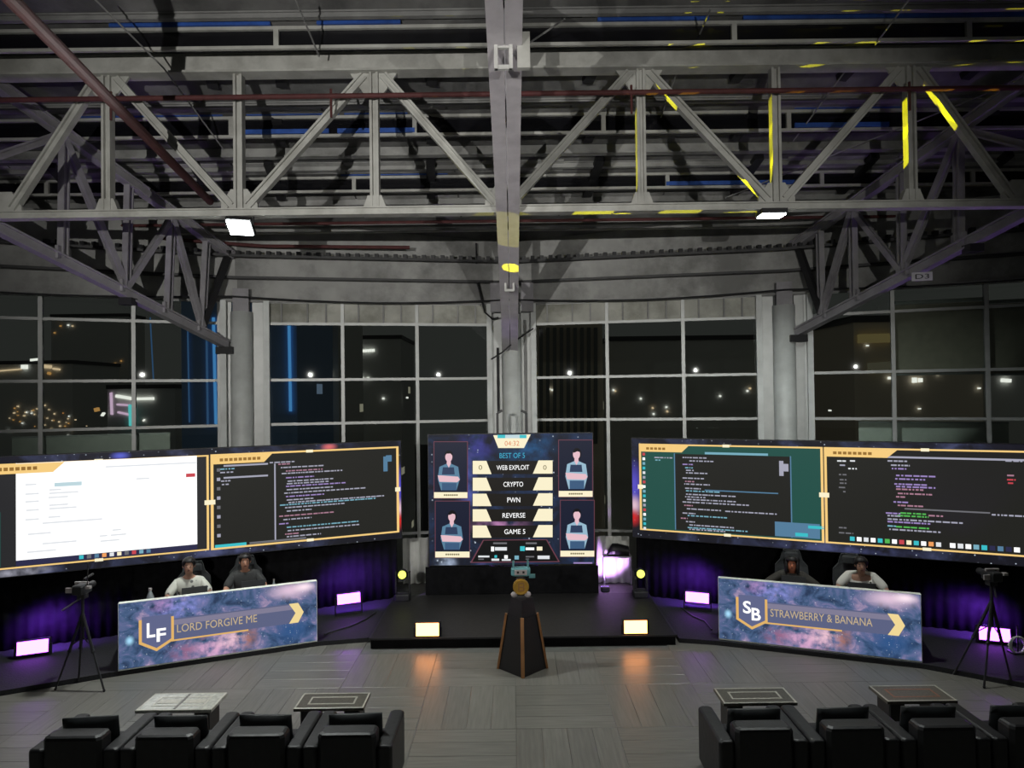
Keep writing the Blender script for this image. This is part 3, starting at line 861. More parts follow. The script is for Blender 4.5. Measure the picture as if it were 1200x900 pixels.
# ---- right LED wall
u0_, zt = RS.pix(739.5, 513); _, zb = RS.pix(739.5, 629.5)
wr = led_wall(RS, u0_, zb, RS.len + .15, zt, 'led_wall', 'wide LED wall on the right, green tinted editor beside a dark editor', gr_)
zA, zB = RS.pix(751, 521.5)[1], RS.pix(751, 619)[1]
c0, c1, c2, c3 = (RS.pix(px, 570)[0] for px in (752, 962, 967, 1213))
r3, r4 = (c0, zB, c1, zA), (c2 + .03, zB, c3, zA)
q = MB(); q.rect(RS, *r3, .006); q.build('feed_panel', E['green'], wr)
q = MB(); q.rect(RS, RS.pix(791, 570)[0], zB + .02, RS.pix(927, 570)[0], zA - .15, .009); q.build('editor_pane', E['olive'], wr)
q = MB(); q.rect(RS, *r4, .006); q.build('feed_panel', E['olive'], wr)
frame(RS, r3, .04, wr); frame(RS, r4, .04, wr)
tab(RS, r3[0], r3[3], .88, .12, 5, wr); tab(RS, r4[0], r4[3], 1.05, .13, 8, wr)
rows = []
for (y, a_, b_, col) in [(536, 800, 828, 'code'), (540, 808, 838, 'code'), (544, 800, 812, 'violet'), (548, 803, 812, 'cyan'), (551, 804, 813, 'code'), (554, 804, 829, 'code'), (560, 800, 825, 'code'), (564, 803, 815, 'pink'), (567, 802, 832, 'code'), (572, 803, 822, 'code'), (575, 804, 845, 'cyan'), (579, 804, 862, 'code'), (582, 803, 828, 'code'), (585, 805, 863, 'code'), (588, 800, 878, 'code'), (592, 802, 812, 'pink'), (596, 805, 845, 'code'), (599, 850, 912, 'code'), (601, 800, 815, 'code'), (604, 806, 852, 'cyan'), (607, 798, 806, 'pink'), (611, 804, 815, 'code'), (615, 808, 860, 'code'), (618, 806, 876, 'cyan'), (620, 808, 850, 'code'),
                         (536, 767, 788, 'code'), (539, 768, 774, 'cyan')]:
    rows.append((col, a_, y, b_, y, .022))
for (y, a_, b_, col) in [(540, 1040, 1064, 'code'), (545, 1044, 1066, 'code'), (549, 1045, 1062, 'violet'), (557, 1050, 1096, 'violet'), (561, 1049, 1084, 'violet'), (567, 1048, 1086, 'violet'), (570, 1050, 1096, 'violet'), (573, 1050, 1082, 'pink'), (578, 1052, 1093, 'pink'), (582, 1050, 1062, 'pink'), (588, 1047, 1064, 'violet'), (592, 1052, 1082, 'pink'), (597, 1080, 1098, 'code'), (601, 1038, 1055, 'violet'), (601, 1055, 1085, 'lime'), (604, 1040, 1055, 'code'), (604, 1052, 1088, 'lime'), (604, 1088, 1105, 'pink'), (608, 1040, 1128, 'code'), (611, 1040, 1090, 'violet'), (616, 1040, 1050, 'cyan'), (617, 1050, 1090, 'lime'), (620, 1042, 1102, 'code'), (540, 981, 992, 'pale'), (545, 984, 992, 'code'), (540, 996, 1004, 'pale'), (549, 994, 1004, 'pale'), (556, 983, 992, 'grey'), (562, 984, 992, 'grey'), (566, 984, 992, 'grey'), (571, 983, 992, 'grey'), (576, 988, 992, 'grey'), (618, 983, 992, 'grey'), (624, 983, 1000, 'grey'), (603, 1162, 1200, 'code'), (540, 1178, 1198, 'code'), (557, 1180, 1190, 'pink'), (562, 1180, 1190, 'red'), (566, 1181, 1188, 'red')]:
    rows.append((col, a_, y, b_, y, .024))
code(RS, rows, wr)
q = MB()
for px in (791, 927):
    u = RS.pix(px, 570)[0]; q.rect(RS, u - .01, zB + .02, u + .01, zA - .14, .011)
u, z = RS.pix(826, 574); u2, _ = RS.pix(912, 577); q.rect(RS, u, z - .015, u2, z + .005, .011)
q.build('divider_line', E['steelblue'], wr)
u, z = RS.pix(826, 531); u2, _ = RS.pix(900, 531); q = MB(); q.rect(RS, u, z - .02, u2, z + .02, .011); q.build('search_bar', E['cyan'], wr)
u, z = RS.pix(908, 611); u2, z2 = RS.pix(961, 628); q = MB(); q.rect(RS, u, zB + .03, u2, z, .011); q.build('notice_box', E['steelblue'], wr)
q = MB(); a_, b_ = RS.pix(947, 617); q.rect(RS, a_, b_ - .03, a_ + .25, b_ + .02, .014); a_, b_ = RS.pix(932, 626); q.rect(RS, a_, b_ - .03, a_ + .2, b_ + .03, .014); q.build('notice_button', E['teal'], wr)
u, z = RS.pix(753, 530); icons(RS, u, zA - .17, 17, .087, .05, ['red', 'white', 'cyan', 'teal', 'pale', 'code'], wr, vert=True)
u, z = RS.pix(913, 540); q = MB(); q.rect(RS, u, z - .26, u + .07, z, .012); q.rect(RS, u + .05, z - .18, u + .15, z - .05, .012); q.build('minimap', E['code'], wr)
u, z = RS.pix(996, 632); zz = zB + .075
icons(RS, u, zz, 13, .103, .07, ['teal', 'white', 'pale', 'white', 'teal', 'lime', 'white', 'red', 'cream', 'teal', 'white', 'orange', 'pale'], wr)
u, z = RS.pix(1113, 640); icons(RS, u, zz, 9, .105, .075, ['white', 'pale', 'white', 'cyan', 'teal', 'bluebar', 'steelblue', 'bluebar', 'white'], wr)
u, z = RS.pix(1036, 536); u2, _ = RS.pix(1200, 536); q = MB(); q.rect(RS, u, r4[3] - .13, u2, r4[3] - .10, .011); q.build('tab_row', E['code'], wr)
u, z = RS.pix(1060, 596); u2, _ = RS.pix(1160, 596); q = MB(); q.rect(RS, u, z - .012, u2, z + .012, .011); q.build('divider_line', E['grey'], wr)

# ---- black drape under each LED wall, hung in folds
def drape(pl, u0, u1, z0, z1, off, label, m=None, name='drape', cat='drape', amp=.016, wl_=.16):
    q = MB(); q.smooth = True
    n = int((u1 - u0) / (wl_ / 4)) + 1
    for i in range(n + 1):
        u = u0 + (u1 - u0) * i / n
        a = amp * math.sin(2 * PI * u / wl_) + amp * .5 * math.sin(2 * PI * u / (wl_ * 2.7) + 1)
        q.v += [pl.w(u, z0, off + a * 1.2), pl.w(u, z1, off + a * .6)]
    for i in range(n):
        q.f.append((2 * i, 2 * i + 2, 2 * i + 3, 2 * i + 1))
    o = q.build(name, m or M['black_cloth'])
    s = o.modifiers.new('thick', 'SOLIDIFY'); s.thickness = .006
    if label: tag(o, label, cat)
    return o
drape(LS, -.4, LS.pix(470, 640)[0], RZ + .003, LS.pix(470, 630)[1] - .004 , -.30, 'black pleated drape hanging under the left LED wall')
drape(RS, u0_, RS.len + .15, RZ + .003, RS.pix(740, 630)[1] - .004, -.30, 'black pleated drape hanging under the right LED wall')

# ---- scoreboard in the middle
CS = Plane((-3, 13.3), (3, 13.3))
def cs(px, py): return CS.pix(px, py)
cu0, cz1 = cs(501, 509); cu1, cz0 = cs(697, 661)
gc = galaxy('scoreboard_stars', 1.0, 1.27, [(.0, (.006, .007, .012)), (.46, (.010, .012, .022)), (.60, (.015, .03, .075)), (.72, (.05, .05, .15)), (.88, (.25, .2, .4))],
            [(.30, .93, .2, .2, (.05, .05, .28), 1), (.6, .9, .3, .2, (.02, .10, .25), 1), (.42, .30, .3, .1, (.45, .2, .4), 1), (.24, .6, .10, .3, (.10, .12, .45), 1), (.10, .02, .12, .08, (.5, .6, .8), 1)], 4, 31)
sb_ = led_wall(CS, cu0, cz0, cu1, cz1, 'scoreboard', 'tall LED scoreboard behind the stage with five rounds and four player pictures', gc)
def cpoly(pts, key, name, off, parent=sb_):
    q = MB(); q.poly(CS, [cs(*p) for p in pts][::-1], off)
    return q.build(name, E[key], parent)
def crect(x0, y0, x1, y1, key, name, off=.006):
    return cpoly([(x0, y0), (x1, y0), (x1, y1), (x0, y1)], key, name, off)
def ctext(txt, x0, y0, x1, y1, key, off=.012, name='lettering'):
    a_, b_ = cs(x0, y1), cs(x1, y0)
    return text_mesh(MB(), CS, txt, a_[0], a_[1], b_[0], b_[1], off).build(name, E[key], sb_)
em('rowblack', (26, 23, 20), 1); em('title', (60, 170, 205), 1); em('numink', (110, 100, 60), 1); em('timer', (225, 130, 85), 1); em('mauve', (120, 70, 85), .8)
em('sk', (225, 185, 195), 1.05); em('shirt', (88, 128, 155), 1); em('shirt_pale', (150, 185, 205), 1); em('print', (45, 62, 92), 1); em('hair', (14, 12, 16), 1); em('navy', (22, 27, 48), 1); em('trouser', (60, 90, 125), 1)
cpoly([(578, 510), (622, 509), (614, 525), (584, 525)], 'cream', 'timer_plate', .006)
crect(583, 509.5, 617, 513.5, 'teal', 'timer_band', .009); crect(592, 509.5, 609, 513.5, 'paletext', 'timer_band', .011)
ctext('04:32', 591.5, 516.5, 608.5, 522.5, 'timer', .012)
ctext('BEST OF 5', 585.5, 530.5, 615, 537, 'title')
RW = [(540, 555.5, 'WEB EXPLOIT', 582, 620), (559.8, 575, 'CRYPTO', 590, 613), (578.5, 593, 'PWN', 594.5, 609.5), (596.7, 611, 'REVERSE', 589, 615.5), (615.7, 630, 'GAME 5', 591, 615.5)]
for i, (y0, y1, txt, xa, xb) in enumerate(RW):
    crect(553.5, y0, 648, y1, 'rowblack', 'round_bar', .005)
    cpoly([(554, y0), (570, y0), (576, y1), (554, y1)], 'cream', 'score_field', .008)
    cpoly([(631, y0 - .5), (647.5, y0 - .5), (647.5, y1 - .5), (624.5, y1 - .5)], 'cream', 'score_field', .008)
    ym = (y0 + y1) / 2
    ctext(txt, xa, ym - 3, xb, ym + 3, 'white')
for (x0, x1) in ((561, 565), (636.5, 640.5)):
    ctext('0', x0, 545, x1, 550.5, 'numink')
cpoly([(566, 632.5), (641, 632), (656, 658.5), (551, 659.5)], 'mauve', 'sponsor_frame', .005)
cpoly([(567, 633.3), (640, 632.8), (654, 657.5), (553.3, 658.5)], 'black', 'sponsor_board', .007)
for (x0, y0, x1, y1, k) in ((578, 635.5, 594, 637.5, 'grey'), (616, 635.5, 629, 637.5, 'grey'), (575.5, 640.5, 579, 646, 'white'), (580, 641, 594, 645, 'pale'), (609.5, 640, 615, 645.5, 'teal'), (616, 641.5, 626, 644.5, 'white'), (629, 640.5, 635.5, 645, 'cream'),
                            (560.5, 651, 573.5, 653, 'pale'), (560.5, 654.5, 567, 655.8, 'grey'), (579.5, 650.5, 582.5, 653.5, 'teal'), (576, 654.5, 585, 657, 'pale'), (591, 650.5, 595, 654.5, 'white'), (588, 655, 598.5, 657, 'pale'), (603, 651, 608, 655.5, 'cyan'), (616, 651.5, 626, 653, 'grey'), (616, 654.5, 620, 655.5, 'grey'), (630, 651, 644, 655, 'pale')):
    crect(x0, y0, x1, y1, k, 'sponsor_mark', .010)
def ell(cx, cy, rx, ry, n=14):
    return [(cx + rx * math.cos(2 * PI * k / n), cy + ry * math.sin(2 * PI * k / n)) for k in range(n)]
def portrait(x0, y0, x1, y1, cx, hy, s, shirt, longhair, glow):
    crect(x0 - .8, y0 - .8, x1 + .8, y1 + .8, 'mauve', 'portrait_frame', .005)
    crect(x0, y0, x1, y1, 'navy', 'portrait_ground', .007)
    yb = y1 - 9
    if longhair:
        cpoly(ell(cx + .5, hy, 5.2, 7.2), 'hair', 'portrait_hair', .009)
    else:
        cpoly(ell(cx, hy - 1.6, 4.8, 5.6), 'hair', 'portrait_hair', .009)
    cpoly([(cx - 2, hy + 2), (cx + 2, hy + 2), (cx + 2.6, hy + 10), (cx - 2.6, hy + 10)], 'sk', 'portrait_neck', .010)
    cpoly([(cx - 3, hy + 8.5), (cx + 3, hy + 8.5), (cx + 11, hy + 12), (cx + 13, hy + 26), (cx + 9, yb), (cx - 9, yb), (cx - 13, hy + 26), (cx - 11, hy + 12)], shirt, 'portrait_shirt', .0115)
    cpoly([(cx - 7, hy + 12.5), (cx + 6, hy + 12.5), (cx + 7, hy + 21), (cx - 8, hy + 21)], 'print', 'portrait_print', .0125)
    cpoly([(cx - 2.4, hy + 8.4), (cx + 2.4, hy + 8.4), (cx, hy + 13)], 'sk', 'portrait_neck', .0135)
    cpoly([(cx - 13, hy + 22), (cx - 9, hy + 22), (cx + 11, hy + 23.5), (cx + 13, hy + 27), (cx + 10, hy + 30), (cx - 11, hy + 29.5)], 'sk', 'portrait_arms', .014)
    cpoly([(cx - 8, hy + 31), (cx + 9, hy + 31), (cx + 9, yb), (cx - 8, yb)], 'trouser', 'portrait_trousers', .0135)
    cpoly(ell(cx, hy + .4, 4.2, 5.8), 'sk', 'portrait_head', .0145)
    if longhair:
        cpoly([(cx - 4.6, hy - 3), (cx - 2, hy - 5.6), (cx + 3, hy - 5.6), (cx + 5.2, hy - 2), (cx + 1, hy - 3.2), (cx - 3, hy - 1.5)], 'hair', 'portrait_hair', .016)
    else:
        cpoly([(cx - 4.4, hy - 1), (cx - 4, hy - 5), (cx, hy - 6.6), (cx + 4.2, hy - 4.8), (cx + 4.4, hy - 1), (cx + 2, hy - 3.6), (cx - 2.5, hy - 3.4)], 'hair', 'portrait_hair', .016)
    crect(x0 - .3, y1 - 6.8, x1 + .3, y1, 'cream', 'name_bar', .016)
    q = MB()
    n = 7
    for i in range(n):
        xx = (x0 + x1) / 2 - 8 + i * 2.4
        a_ = cs(xx, y1 - 2.6); b_ = cs(xx + 1.7, y1 - 4.4); q.rect(CS, a_[0], a_[1], b_[0], b_[1], .018)
    q.build('name_text', E['numink'], sb_)
portrait(509, 518, 547.5, 583.5, 526, 535, 1, 'shirt', False, 0)
portrait(510.5, 587.5, 550, 653, 529.5, 605, 1, 'shirt', True, 0)
portrait(655, 516, 694, 582, 675.5, 532, 1, 'shirt_pale', True, 0)
portrait(657, 586.5, 696, 652, 676, 603, 1, 'shirt_pale', False, 0)
crect(672, 660 - 1.2, 694, 660.4, 'violet', 'light_streak', .008)
# black kick panel and feet under the scoreboard
q = MB(); q.box((cu0 - 3.05, 13.16, .003), (cu1 - 2.95, 13.19, cz0 + .01)); tag(q.build('kick_panel', M['black_cloth']), 'black panel standing below the scoreboard at the back of the stage', 'panel')
br = thing('screen_strut', 'pair of black steel struts holding the scoreboard in front of the middle column', 'bracket', (0, 13.6, 0))
for px in (583, 617):
    x = P(px, 500, 13.45).x; zt3 = P(px, 484, 13.45).z
    MB().bar((x, 13.47, 0), (x, 13.47, zt3), .05, .05).build('strut', M['dark'], br)
    MB().bar((x, 13.47, zt3), (x + (.10 if px < 600 else -.10), 13.47, zt3 + .05), .05, .05).build('strut', M['dark'], br)

# ================================================================== CURTAINS BY THE GLASS
cl_ = Plane((P(460, 600, 14.45).x, 14.42), (P(512, 600, 14.55).x, 14.56))
ua, za = cl_.pix(472, 631); ub, zb = cl_.pix(503, 684)
drape(cl_, ua, ub, .01, za, .0, 'pale grey pleated half curtain left of the scoreboard, by the glass', M['curtain'], 'curtain', 'curtain', .035, .16)
cr_ = Plane((P(690, 600, 14.4).x, 14.42), (P(745, 600, 14.3).x, 14.30))
ua, za = cr_.pix(698, 628); ub, zb = cr_.pix(738, 690)
drape(cr_, ua, ub, .01, za, .0, 'white pleated half curtain glowing violet right of the scoreboard', M['curtain'], 'curtain', 'curtain', .03, .16)
zs = cr_.pix(715, 647.5)[1]
q = MB(); q.extrude([(0, zs - .03), (.22, zs - .03), (.22, zs), (0, zs)], cr_.w(ua + .12, 0, .05), cr_.w(ub, 0, .05))
sh_ = thing('shelf', 'narrow white shelf across the violet lit curtain', 'shelf', cr_.w((ua + ub) / 2, zs, .1))
MB().xf(Matrix()).box((cr_.w(ua + .12, 0).x, 14.0, zs - .03), (cr_.w(ub, 0).x, 14.26, zs)).build('board', M['white_paint'], sh_)
for f_ in (.14, .95):
    x = cr_.w(ua + (ub - ua) * f_ + .05, 0).x
    MB().box((x - .015, 14.20, .003), (x + .015, 14.23, zs - .03)).build('leg', M['white_paint'], sh_)
bg = MB(); bg.smooth = True
xa, xb = cr_.w(ua + .20, 0).x, cr_.w(ub - .05, 0).x
n_ = 12
for i in range(n_ + 1):
    t = i / n_; x = xa + (xb - xa) * t
    h = .235 * (min(1, (t / .25)) ** .6) * (1 - .25 * max(0, t - .5) * 2)
    bg.v += [Vector((x, 14.03, zs + .002)), Vector((x, 14.03, zs + h * .75 + .01)), Vector((x, 14.12, zs + h + .012)), Vector((x, 14.21, zs + h * .75 + .01)), Vector((x, 14.21, zs + .002))]
for i in range(n_):
    for k in range(4):
        bg.f.append((i * 5 + k, i * 5 + k + 1, i * 5 + 6 + k, i * 5 + 5 + k))
    bg.f.append((i * 5 + 4, i * 5, i * 5 + 5, i * 5 + 9))
bg.f.append((0, 1, 2, 3, 4)); bg.f.append(tuple(n_ * 5 + k for k in (4, 3, 2, 1, 0)))
bag = thing('case', 'black rounded soft case lying on the white shelf', 'case', ((xa + xb) / 2, 14.12, zs))
bg.build('body', M['leather'], bag)
MB().cbox((xa + .12, 14.02, zs + .08), (.05, .02, .05)).build('clasp', M['plate'], bag)

# ================================================================== TEAM DESK SIGNS
nav = [(.0, (.012, .016, .04)), (.36, (.025, .045, .10)), (.47, (.06, .11, .22)), (.57, (.13, .15, .30)), (.68, (.36, .27, .42)), (.82, (.85, .7, .8))]
sblobs = [(.28, .86, .55, .30, (.28, .30, .75), 1), (.20, .93, .25, .18, (.45, .25, .5), 1), (.86, .90, .50, .20, (.75, .55, .70), 0), (.93, .93, .22, .10, (1, .8, .9), 0), (.45, .10, .65, .35, (.70, .38, .60), 1), (.55, .22, .40, .26, (.85, .55, .65), 1), (.63, .22, .22, .3, (.35, .14, .10), 1), (.30, .14, .30, .2, (.30, .12, .22), 1), (.05, .42, .08, .10, (.4, .75, 1), 0), (.86, .25, .45, .35, (.03, .09, .24), 0)]
gs = galaxy('sign_galaxy', 1.0, 2.85, nav, sblobs, 4.2, 30)
em('signbar', (92, 98, 130), 1); em('signbar_hi', (128, 124, 148), 1); em('signgold', (225, 178, 105), 1); em('signpale', (240, 215, 150), 1); em('signtext', (196, 174, 138), 1); em('shield', (96, 102, 138), 1)
def sign(A, B, ztop_px, label, letters, team, px):
    # A, B: lower corners (picture points on the platform edge)
    a, b = PZ(A[0], A[1], RZ), PZ(B[0], B[1], RZ)
    pl = Plane((a.x, a.y), (b.x, b.y))
    z1 = (pl.pix(*ztop_px[0])[1] + pl.pix(*ztop_px[1])[1]) / 2
    z0 = RZ + .004
    t = thing('desk_sign', label, 'sign', pl.w(pl.len / 2, z0))
    th = .10
    q = MB()
    vs = [pl.w(u, z, o_) for o_ in (-th, 0) for u, z in ((0, z0), (pl.len, z0), (pl.len, z1), (0, z1))]
    q.add(vs, [(3, 2, 1, 0), (4, 5, 6, 7), (0, 1, 5, 4), (1, 2, 6, 5), (2, 3, 7, 6), (3, 0, 4, 7)])
    q.build('cabinet', M['parapet'], t)
    face_uv(pl, .008, z0 + .02, pl.len - .008, z1 - .004, .002, 'galaxy_picture', gs, t)
    H = z1 - z0; L = pl.len
    def pp_(pts, key, name, off):
        MB().poly(pl, [(u * L, z0 + v * H) for u, v in pts], off).build(name, E[key], t)
    # coordinates are fractions of the sign: u to the right, v upwards
    pp_([(.16, .36), (.90, .36), (.925, .52), (.90, .68), (.16, .68)], 'signbar', 'name_band', .004)
    pp_([(.16, .58), (.90, .58), (.90, .66), (.16, .66)], 'signbar_hi', 'band_stripe', .005)
    pp_([(.22, .335), (.63, .335), (.63, .36), (.22, .36)], 'signgold', 'band_edge', .006)
    pp_([(.845, .36), (.895, .36), (.925, .52), (.895, .68), (.845, .68), (.880, .52)], 'signpale', 'chevron', .008)
    pp_([(.095, .72), (.26, .72), (.26, .36), (.178, .22), (.095, .36)], 'signgold', 'shield_edge', .008)
    pp_([(.109, .76), (.247, .76), (.247, .385), (.178, .268), (.109, .385)], 'shield', 'shield_field', .010)
    (a0, b0, a1, b1), (c0_, d0, c1_, d1) = letters[1]
    for ch, (u0, v0, u1, v1) in zip(letters[0], letters[1]):
        text_mesh(MB(), pl, ch, u0 * L, z0 + v0 * H, u1 * L, z0 + v1 * H, .013, .022).build('monogram', E['white'], t)
    text_mesh(MB(), pl, team, px[0] * L, z0 + .46 * H, px[1] * L, z0 + .58 * H, .012).build('lettering', E['signtext'], t)
    return pl, z1, t
LP, lz1, _ = sign((138.5, 787), (372, 752), ((135.5, 707), (370, 682)), 'galaxy desk sign on the left with an L F shield reading LORD FORGIVE ME', ('LF', ((.132, .44, .172, .66), (.178, .36, .222, .56))), 'LORD FORGIVE ME', (.275, .675))
RP, rz1, _ = sign((842.5, 749.5), (1081, 777), ((845, 677), (1082, 697.5)), 'galaxy desk sign on the right with an S B shield reading STRAWBERRY & BANANA', ('SB', ((.132, .47, .175, .67), (.177, .37, .225, .57))), 'STRAWBERRY & BANANA', (.275, .775))

# ================================================================== TEAM DESKS, LAPTOPS, BOTTLES
def desk(pl, label):
    z = .82
    t = thing('desk', label, 'desk', pl.w(pl.len / 2, RZ, -.45))
    def at(u, o_): return pl.w(u, 0, o_)
    c = [at(.06, -.14), at(pl.len - .06, -.14), at(pl.len - .06, -.76), at(.06, -.76)]
    MB().prism([(p.x, p.y) for p in c], z - .03, z).build('top', M['dark'], t)
    for u in (.14, pl.len / 2, pl.len - .14):
        for o_ in (-.2, -.7):
            p = at(u, o_)
            MB().box((p.x - .02, p.y - .02, RZ + .003), (p.x + .02, p.y + .02, z - .03)).build('leg', M['dark'], t)
    return t, z
dl, DZ = desk(LP, 'black table hidden behind the left galaxy sign')
dr, DZ = desk(RP, 'black table hidden behind the right galaxy sign')
angL = math.atan2(LP.d.y, LP.d.x); angR = math.atan2(RP.d.y, RP.d.x)
def u_at(pl, px, off):            # u where a picture column meets a line parallel to the plane
    q = Plane((pl.a + pl.n * off)[:2], (pl.a + pl.n * off + pl.d)[:2])
    return q.pix(px, 680)[0]
def laptop(pl, px, off, ang, label, w_=.36, tilt=15):
    p = pl.w(u_at(pl, px, off), DZ + .002, off)
    t = thing('laptop', label, 'laptop', p, ang, None)
    MB().rbox((-w_ / 2, -.005, 0), (w_ / 2, .24, .018), .006).build('base', M['laptop'], t, local=True)
    rot = Matrix.Translation((0, 0, .018)) @ Matrix.Rotation(math.radians(-8), 4, 'X')
    MB().rbox((-w_ / 2, -.008, 0), (w_ / 2, .004, .24), .004).xf(rot).build('lid', M['laptop'], t, local=True)
    MB().cbox((0, .0055, .12), (w_ - .03, .002, .20)).xf(rot).build('display', emit('laptop_screen', (.5, .55, .6), .35), t, local=True)
    return t
laptop(LP, 228, -.30, angL, 'dark laptop in front of the player in the patterned white shirt')
laptop(LP, 297, -.30, angL, 'dark laptop in front of the player in the charcoal polo')
laptop(RP, 930, -.32, angR, 'dark laptop half hidden before the long haired player')
laptop(RP, 1011, -.24, angR, 'dark laptop standing before the player in the plain white shirt')
def bottle(pl, px, off, label, h=.22, r=.033, m='plastic_clear'):
    p = pl.w(u_at(pl, px, off), DZ + .001, off)
    t = thing('bottle', label, 'bottle', p)
    s = MB(); s.smooth = True
    s.lathe([(r * .9, 0), (r, .01), (r, h * .62), (r * .45, h * .84), (r * .40, h * .92)], n=12); s.build('body', M[m], t, local=True)
    MB().lathe([(r * .48, h * .90), (r * .48, h)], n=10).build('cap', M['pale'], t, local=True)
bottle(LP, 176, -.25, 'large clear water bottle at the left end of the left desk', .33, .05)
bottle(LP, 248, -.22, 'small clear bottle between the two players at the left desk', .20, .03)
bottle(LP, 321, -.22, 'slim clear bottle right of the player in the charcoal polo', .27, .03)
bottle(LP, 334, -.22, 'short clear bottle near the right end of the left desk', .17, .03)

# ================================================================== PEOPLE
def skin_obj(name, verts, edges, radii, m, parent, sub=2, root=0, loose=False):
    me = bpy.data.meshes.new(name)
    me.from_pydata([tuple(v) for v in verts], edges, [])
    me.materials.append(m)
    o = bpy.data.objects.new(name, me); COL.objects.link(o); o.parent = parent
    md = o.modifiers.new('skin', 'SKIN'); md.use_smooth_shade = True
    lay = me.skin_vertices[0].data
    for i, r in enumerate(radii):
        lay[i].radius = (r, r) if not isinstance(r, tuple) else r
        lay[i].use_root = (i in root) if isinstance(root, (list, tuple)) else (i == root)
    s = o.modifiers.new('sub', 'SUBSURF'); s.levels = sub; s.render_levels = sub
    return o
def person(pl, px, off, ang, label, shirt_m, lean, sleeves_long=False, spread=.25, skin='skin', longhair=False, hz=0.0, look=.03):
    p = pl.w(u_at(pl, px, off), RZ, off)
    t = thing('person', label, 'person', p, ang)
    Y = -lean            # forward is local -Y
    J = {'pelvis': (0, .02, .50), 'spine': (0, .02 + Y * .25, .66), 'chest': (0, .02 + Y * .6, .84), 'upper': (0, .02 + Y * .85, .96), 'neck': (0, .01 + Y, 1.03 + hz), 'nk2': (0, Y - .01, 1.075 + hz),
         'jaw': (0, Y - .035 - look * .6, 1.13 + hz), 'head': (0, Y - .02 - look * .4, 1.20 + hz), 'crown': (0, Y - look * .1, 1.265 + hz)}
    Rr = {'pelvis': (.17, .13), 'spine': (.145, .11), 'chest': (.165, .115), 'upper': (.12, .10), 'neck': .06, 'nk2': .054, 'jaw': (.066, .072), 'head': (.076, .092), 'crown': (.060, .070)}
    names = list(J); V = [Vector(J[k]) for k in names]; rad = [Rr[k] for k in names]
    Ed = [(i, i + 1) for i in range(len(names) - 1)]
    wr = []
    for sx in (-1, 1):
        b = len(V)
        sh = Vector((sx * .175, .02 + Y * .85, .97)); el = Vector((sx * (.20 + spread * .5), Y * .9 - .16, .80)); wrr = Vector((sx * (.14 + spread * .28), Y - .36, .785)); hd = Vector((sx * (.12 + spread * .24), Y - .43, .785))
        V += [sh, sh.lerp(el, .5) + Vector((sx * .02, 0, 0)), el, el.lerp(wrr, .5), wrr, hd]
        rad += [.066, .055, .045, .040, .029, (.040, .022)]
        Ed += [(3, b), (b, b + 1), (b + 1, b + 2), (b + 2, b + 3), (b + 3, b + 4), (b + 4, b + 5)]
        wr.append((wrr, hd, sx))
        b = len(V)
        V += [Vector((sx * .10, -.02, .50)), Vector((sx * .12, -.24, .51)), Vector((sx * .13, -.45, .50)), Vector((sx * .13, -.42, .28)), Vector((sx * .13, -.40, .09)), Vector((sx * .13, -.52, .045))]
        rad += [.095, .085, .065, .055, .040, (.045, .036)]
        Ed += [(0, b), (b, b + 1), (b + 1, b + 2), (b + 2, b + 3), (b + 3, b + 4), (b + 4, b + 5)]
    body = skin_obj('body', V, Ed, rad, M[skin], t)
    # fingers: short chains rooted in the palm
    FV, FE, FR, roots = [], [], [], []
    for wrr, hd, sx in wr:
        f = (hd - wrr).normalized(); sd = Vector((f.y, -f.x, 0))
        for k, (so, ln) in enumerate(((-.030, .070), (-.010, .080), (.010, .076), (.029, .060))):
            b = len(FV); base = hd + sd * so
            FV += [base, base + f * (.02 + ln * .45) + Vector((0, 0, .008)), base + f * (.02 + ln * .95) + Vector((0, 0, -.018))]
            FE += [(b, b + 1), (b + 1, b + 2)]; FR += [.0095, .009, .007]; roots.append(b)
        b = len(FV); base = wrr.lerp(hd, .55) + sd * (-sx * .026)
        FV += [base, base + sd * (-sx * .028) + f * .035, base + sd * (-sx * .032) + f * .068]
        FE += [(b, b + 1), (b + 1, b + 2)]; FR += [.012, .0105, .0085]; roots.append(b)
    skin_obj('fingers', FV, FE, FR, M[skin], body, 1, roots)
    # shirt: follows torso and upper arms, ends at neck and sleeves
    SV = [Vector(J[k]) + Vector((0, -.012 if k in ('chest', 'upper') else 0, .012 if k == 'upper' else 0)) for k in ('pelvis', 'spine', 'chest', 'upper')] + [Vector(J['neck']) + Vector((0, -.002, .0))]
    SR = [(.185, .145), (.165, .13), (.195, .15), (.18, .14), .092]
    SE = [(0, 1), (1, 2), (2, 3), (3, 4)]
    for s_ in range(2):
        b = len(SV); base = 9 + s_ * 12
        nA = 5 if sleeves_long else 2
        for k in range(nA):
            SV.append(V[base + k]); SR.append(rad[base + k] + .020 if not isinstance(rad[base + k], tuple) else .05)
        if not sleeves_long:
            SV.append(V[base + 1].lerp(V[base + 2], .75)); SR.append(.066); nA += 1
        SE += [(3, b)] + [(b + k, b + k + 1) for k in range(nA - 1)]
    skin_obj('shirt', SV, SE, SR, shirt_m, t)
    TV = [Vector(J['pelvis'])]; TR = [(.185, .14)]; TE = []
    for s_ in range(2):
        b = len(TV); base = 15 + s_ * 12
        for k in range(5):
            TV.append(V[base + k]); TR.append(rad[base + k] + .013)
        TE += [(0, b)] + [(b + k, b + k + 1) for k in range(4)]
    skin_obj('trousers', TV, TE, TR, M['dark'], t)
    for s_ in range(2):
        q = V[15 + s_ * 12 + 4]
        sx = -1 if s_ == 0 else 1
        MB().rbox((sx * .13 - .05, -.60, .004), (sx * .13 + .05, -.33, .085), .03).build('shoe', M['black_cloth'], t, local=True)
    # head details: eyes, nose, mouth, ears, hair
    hc = Vector(J['head'])
    fy = hc.y - .088
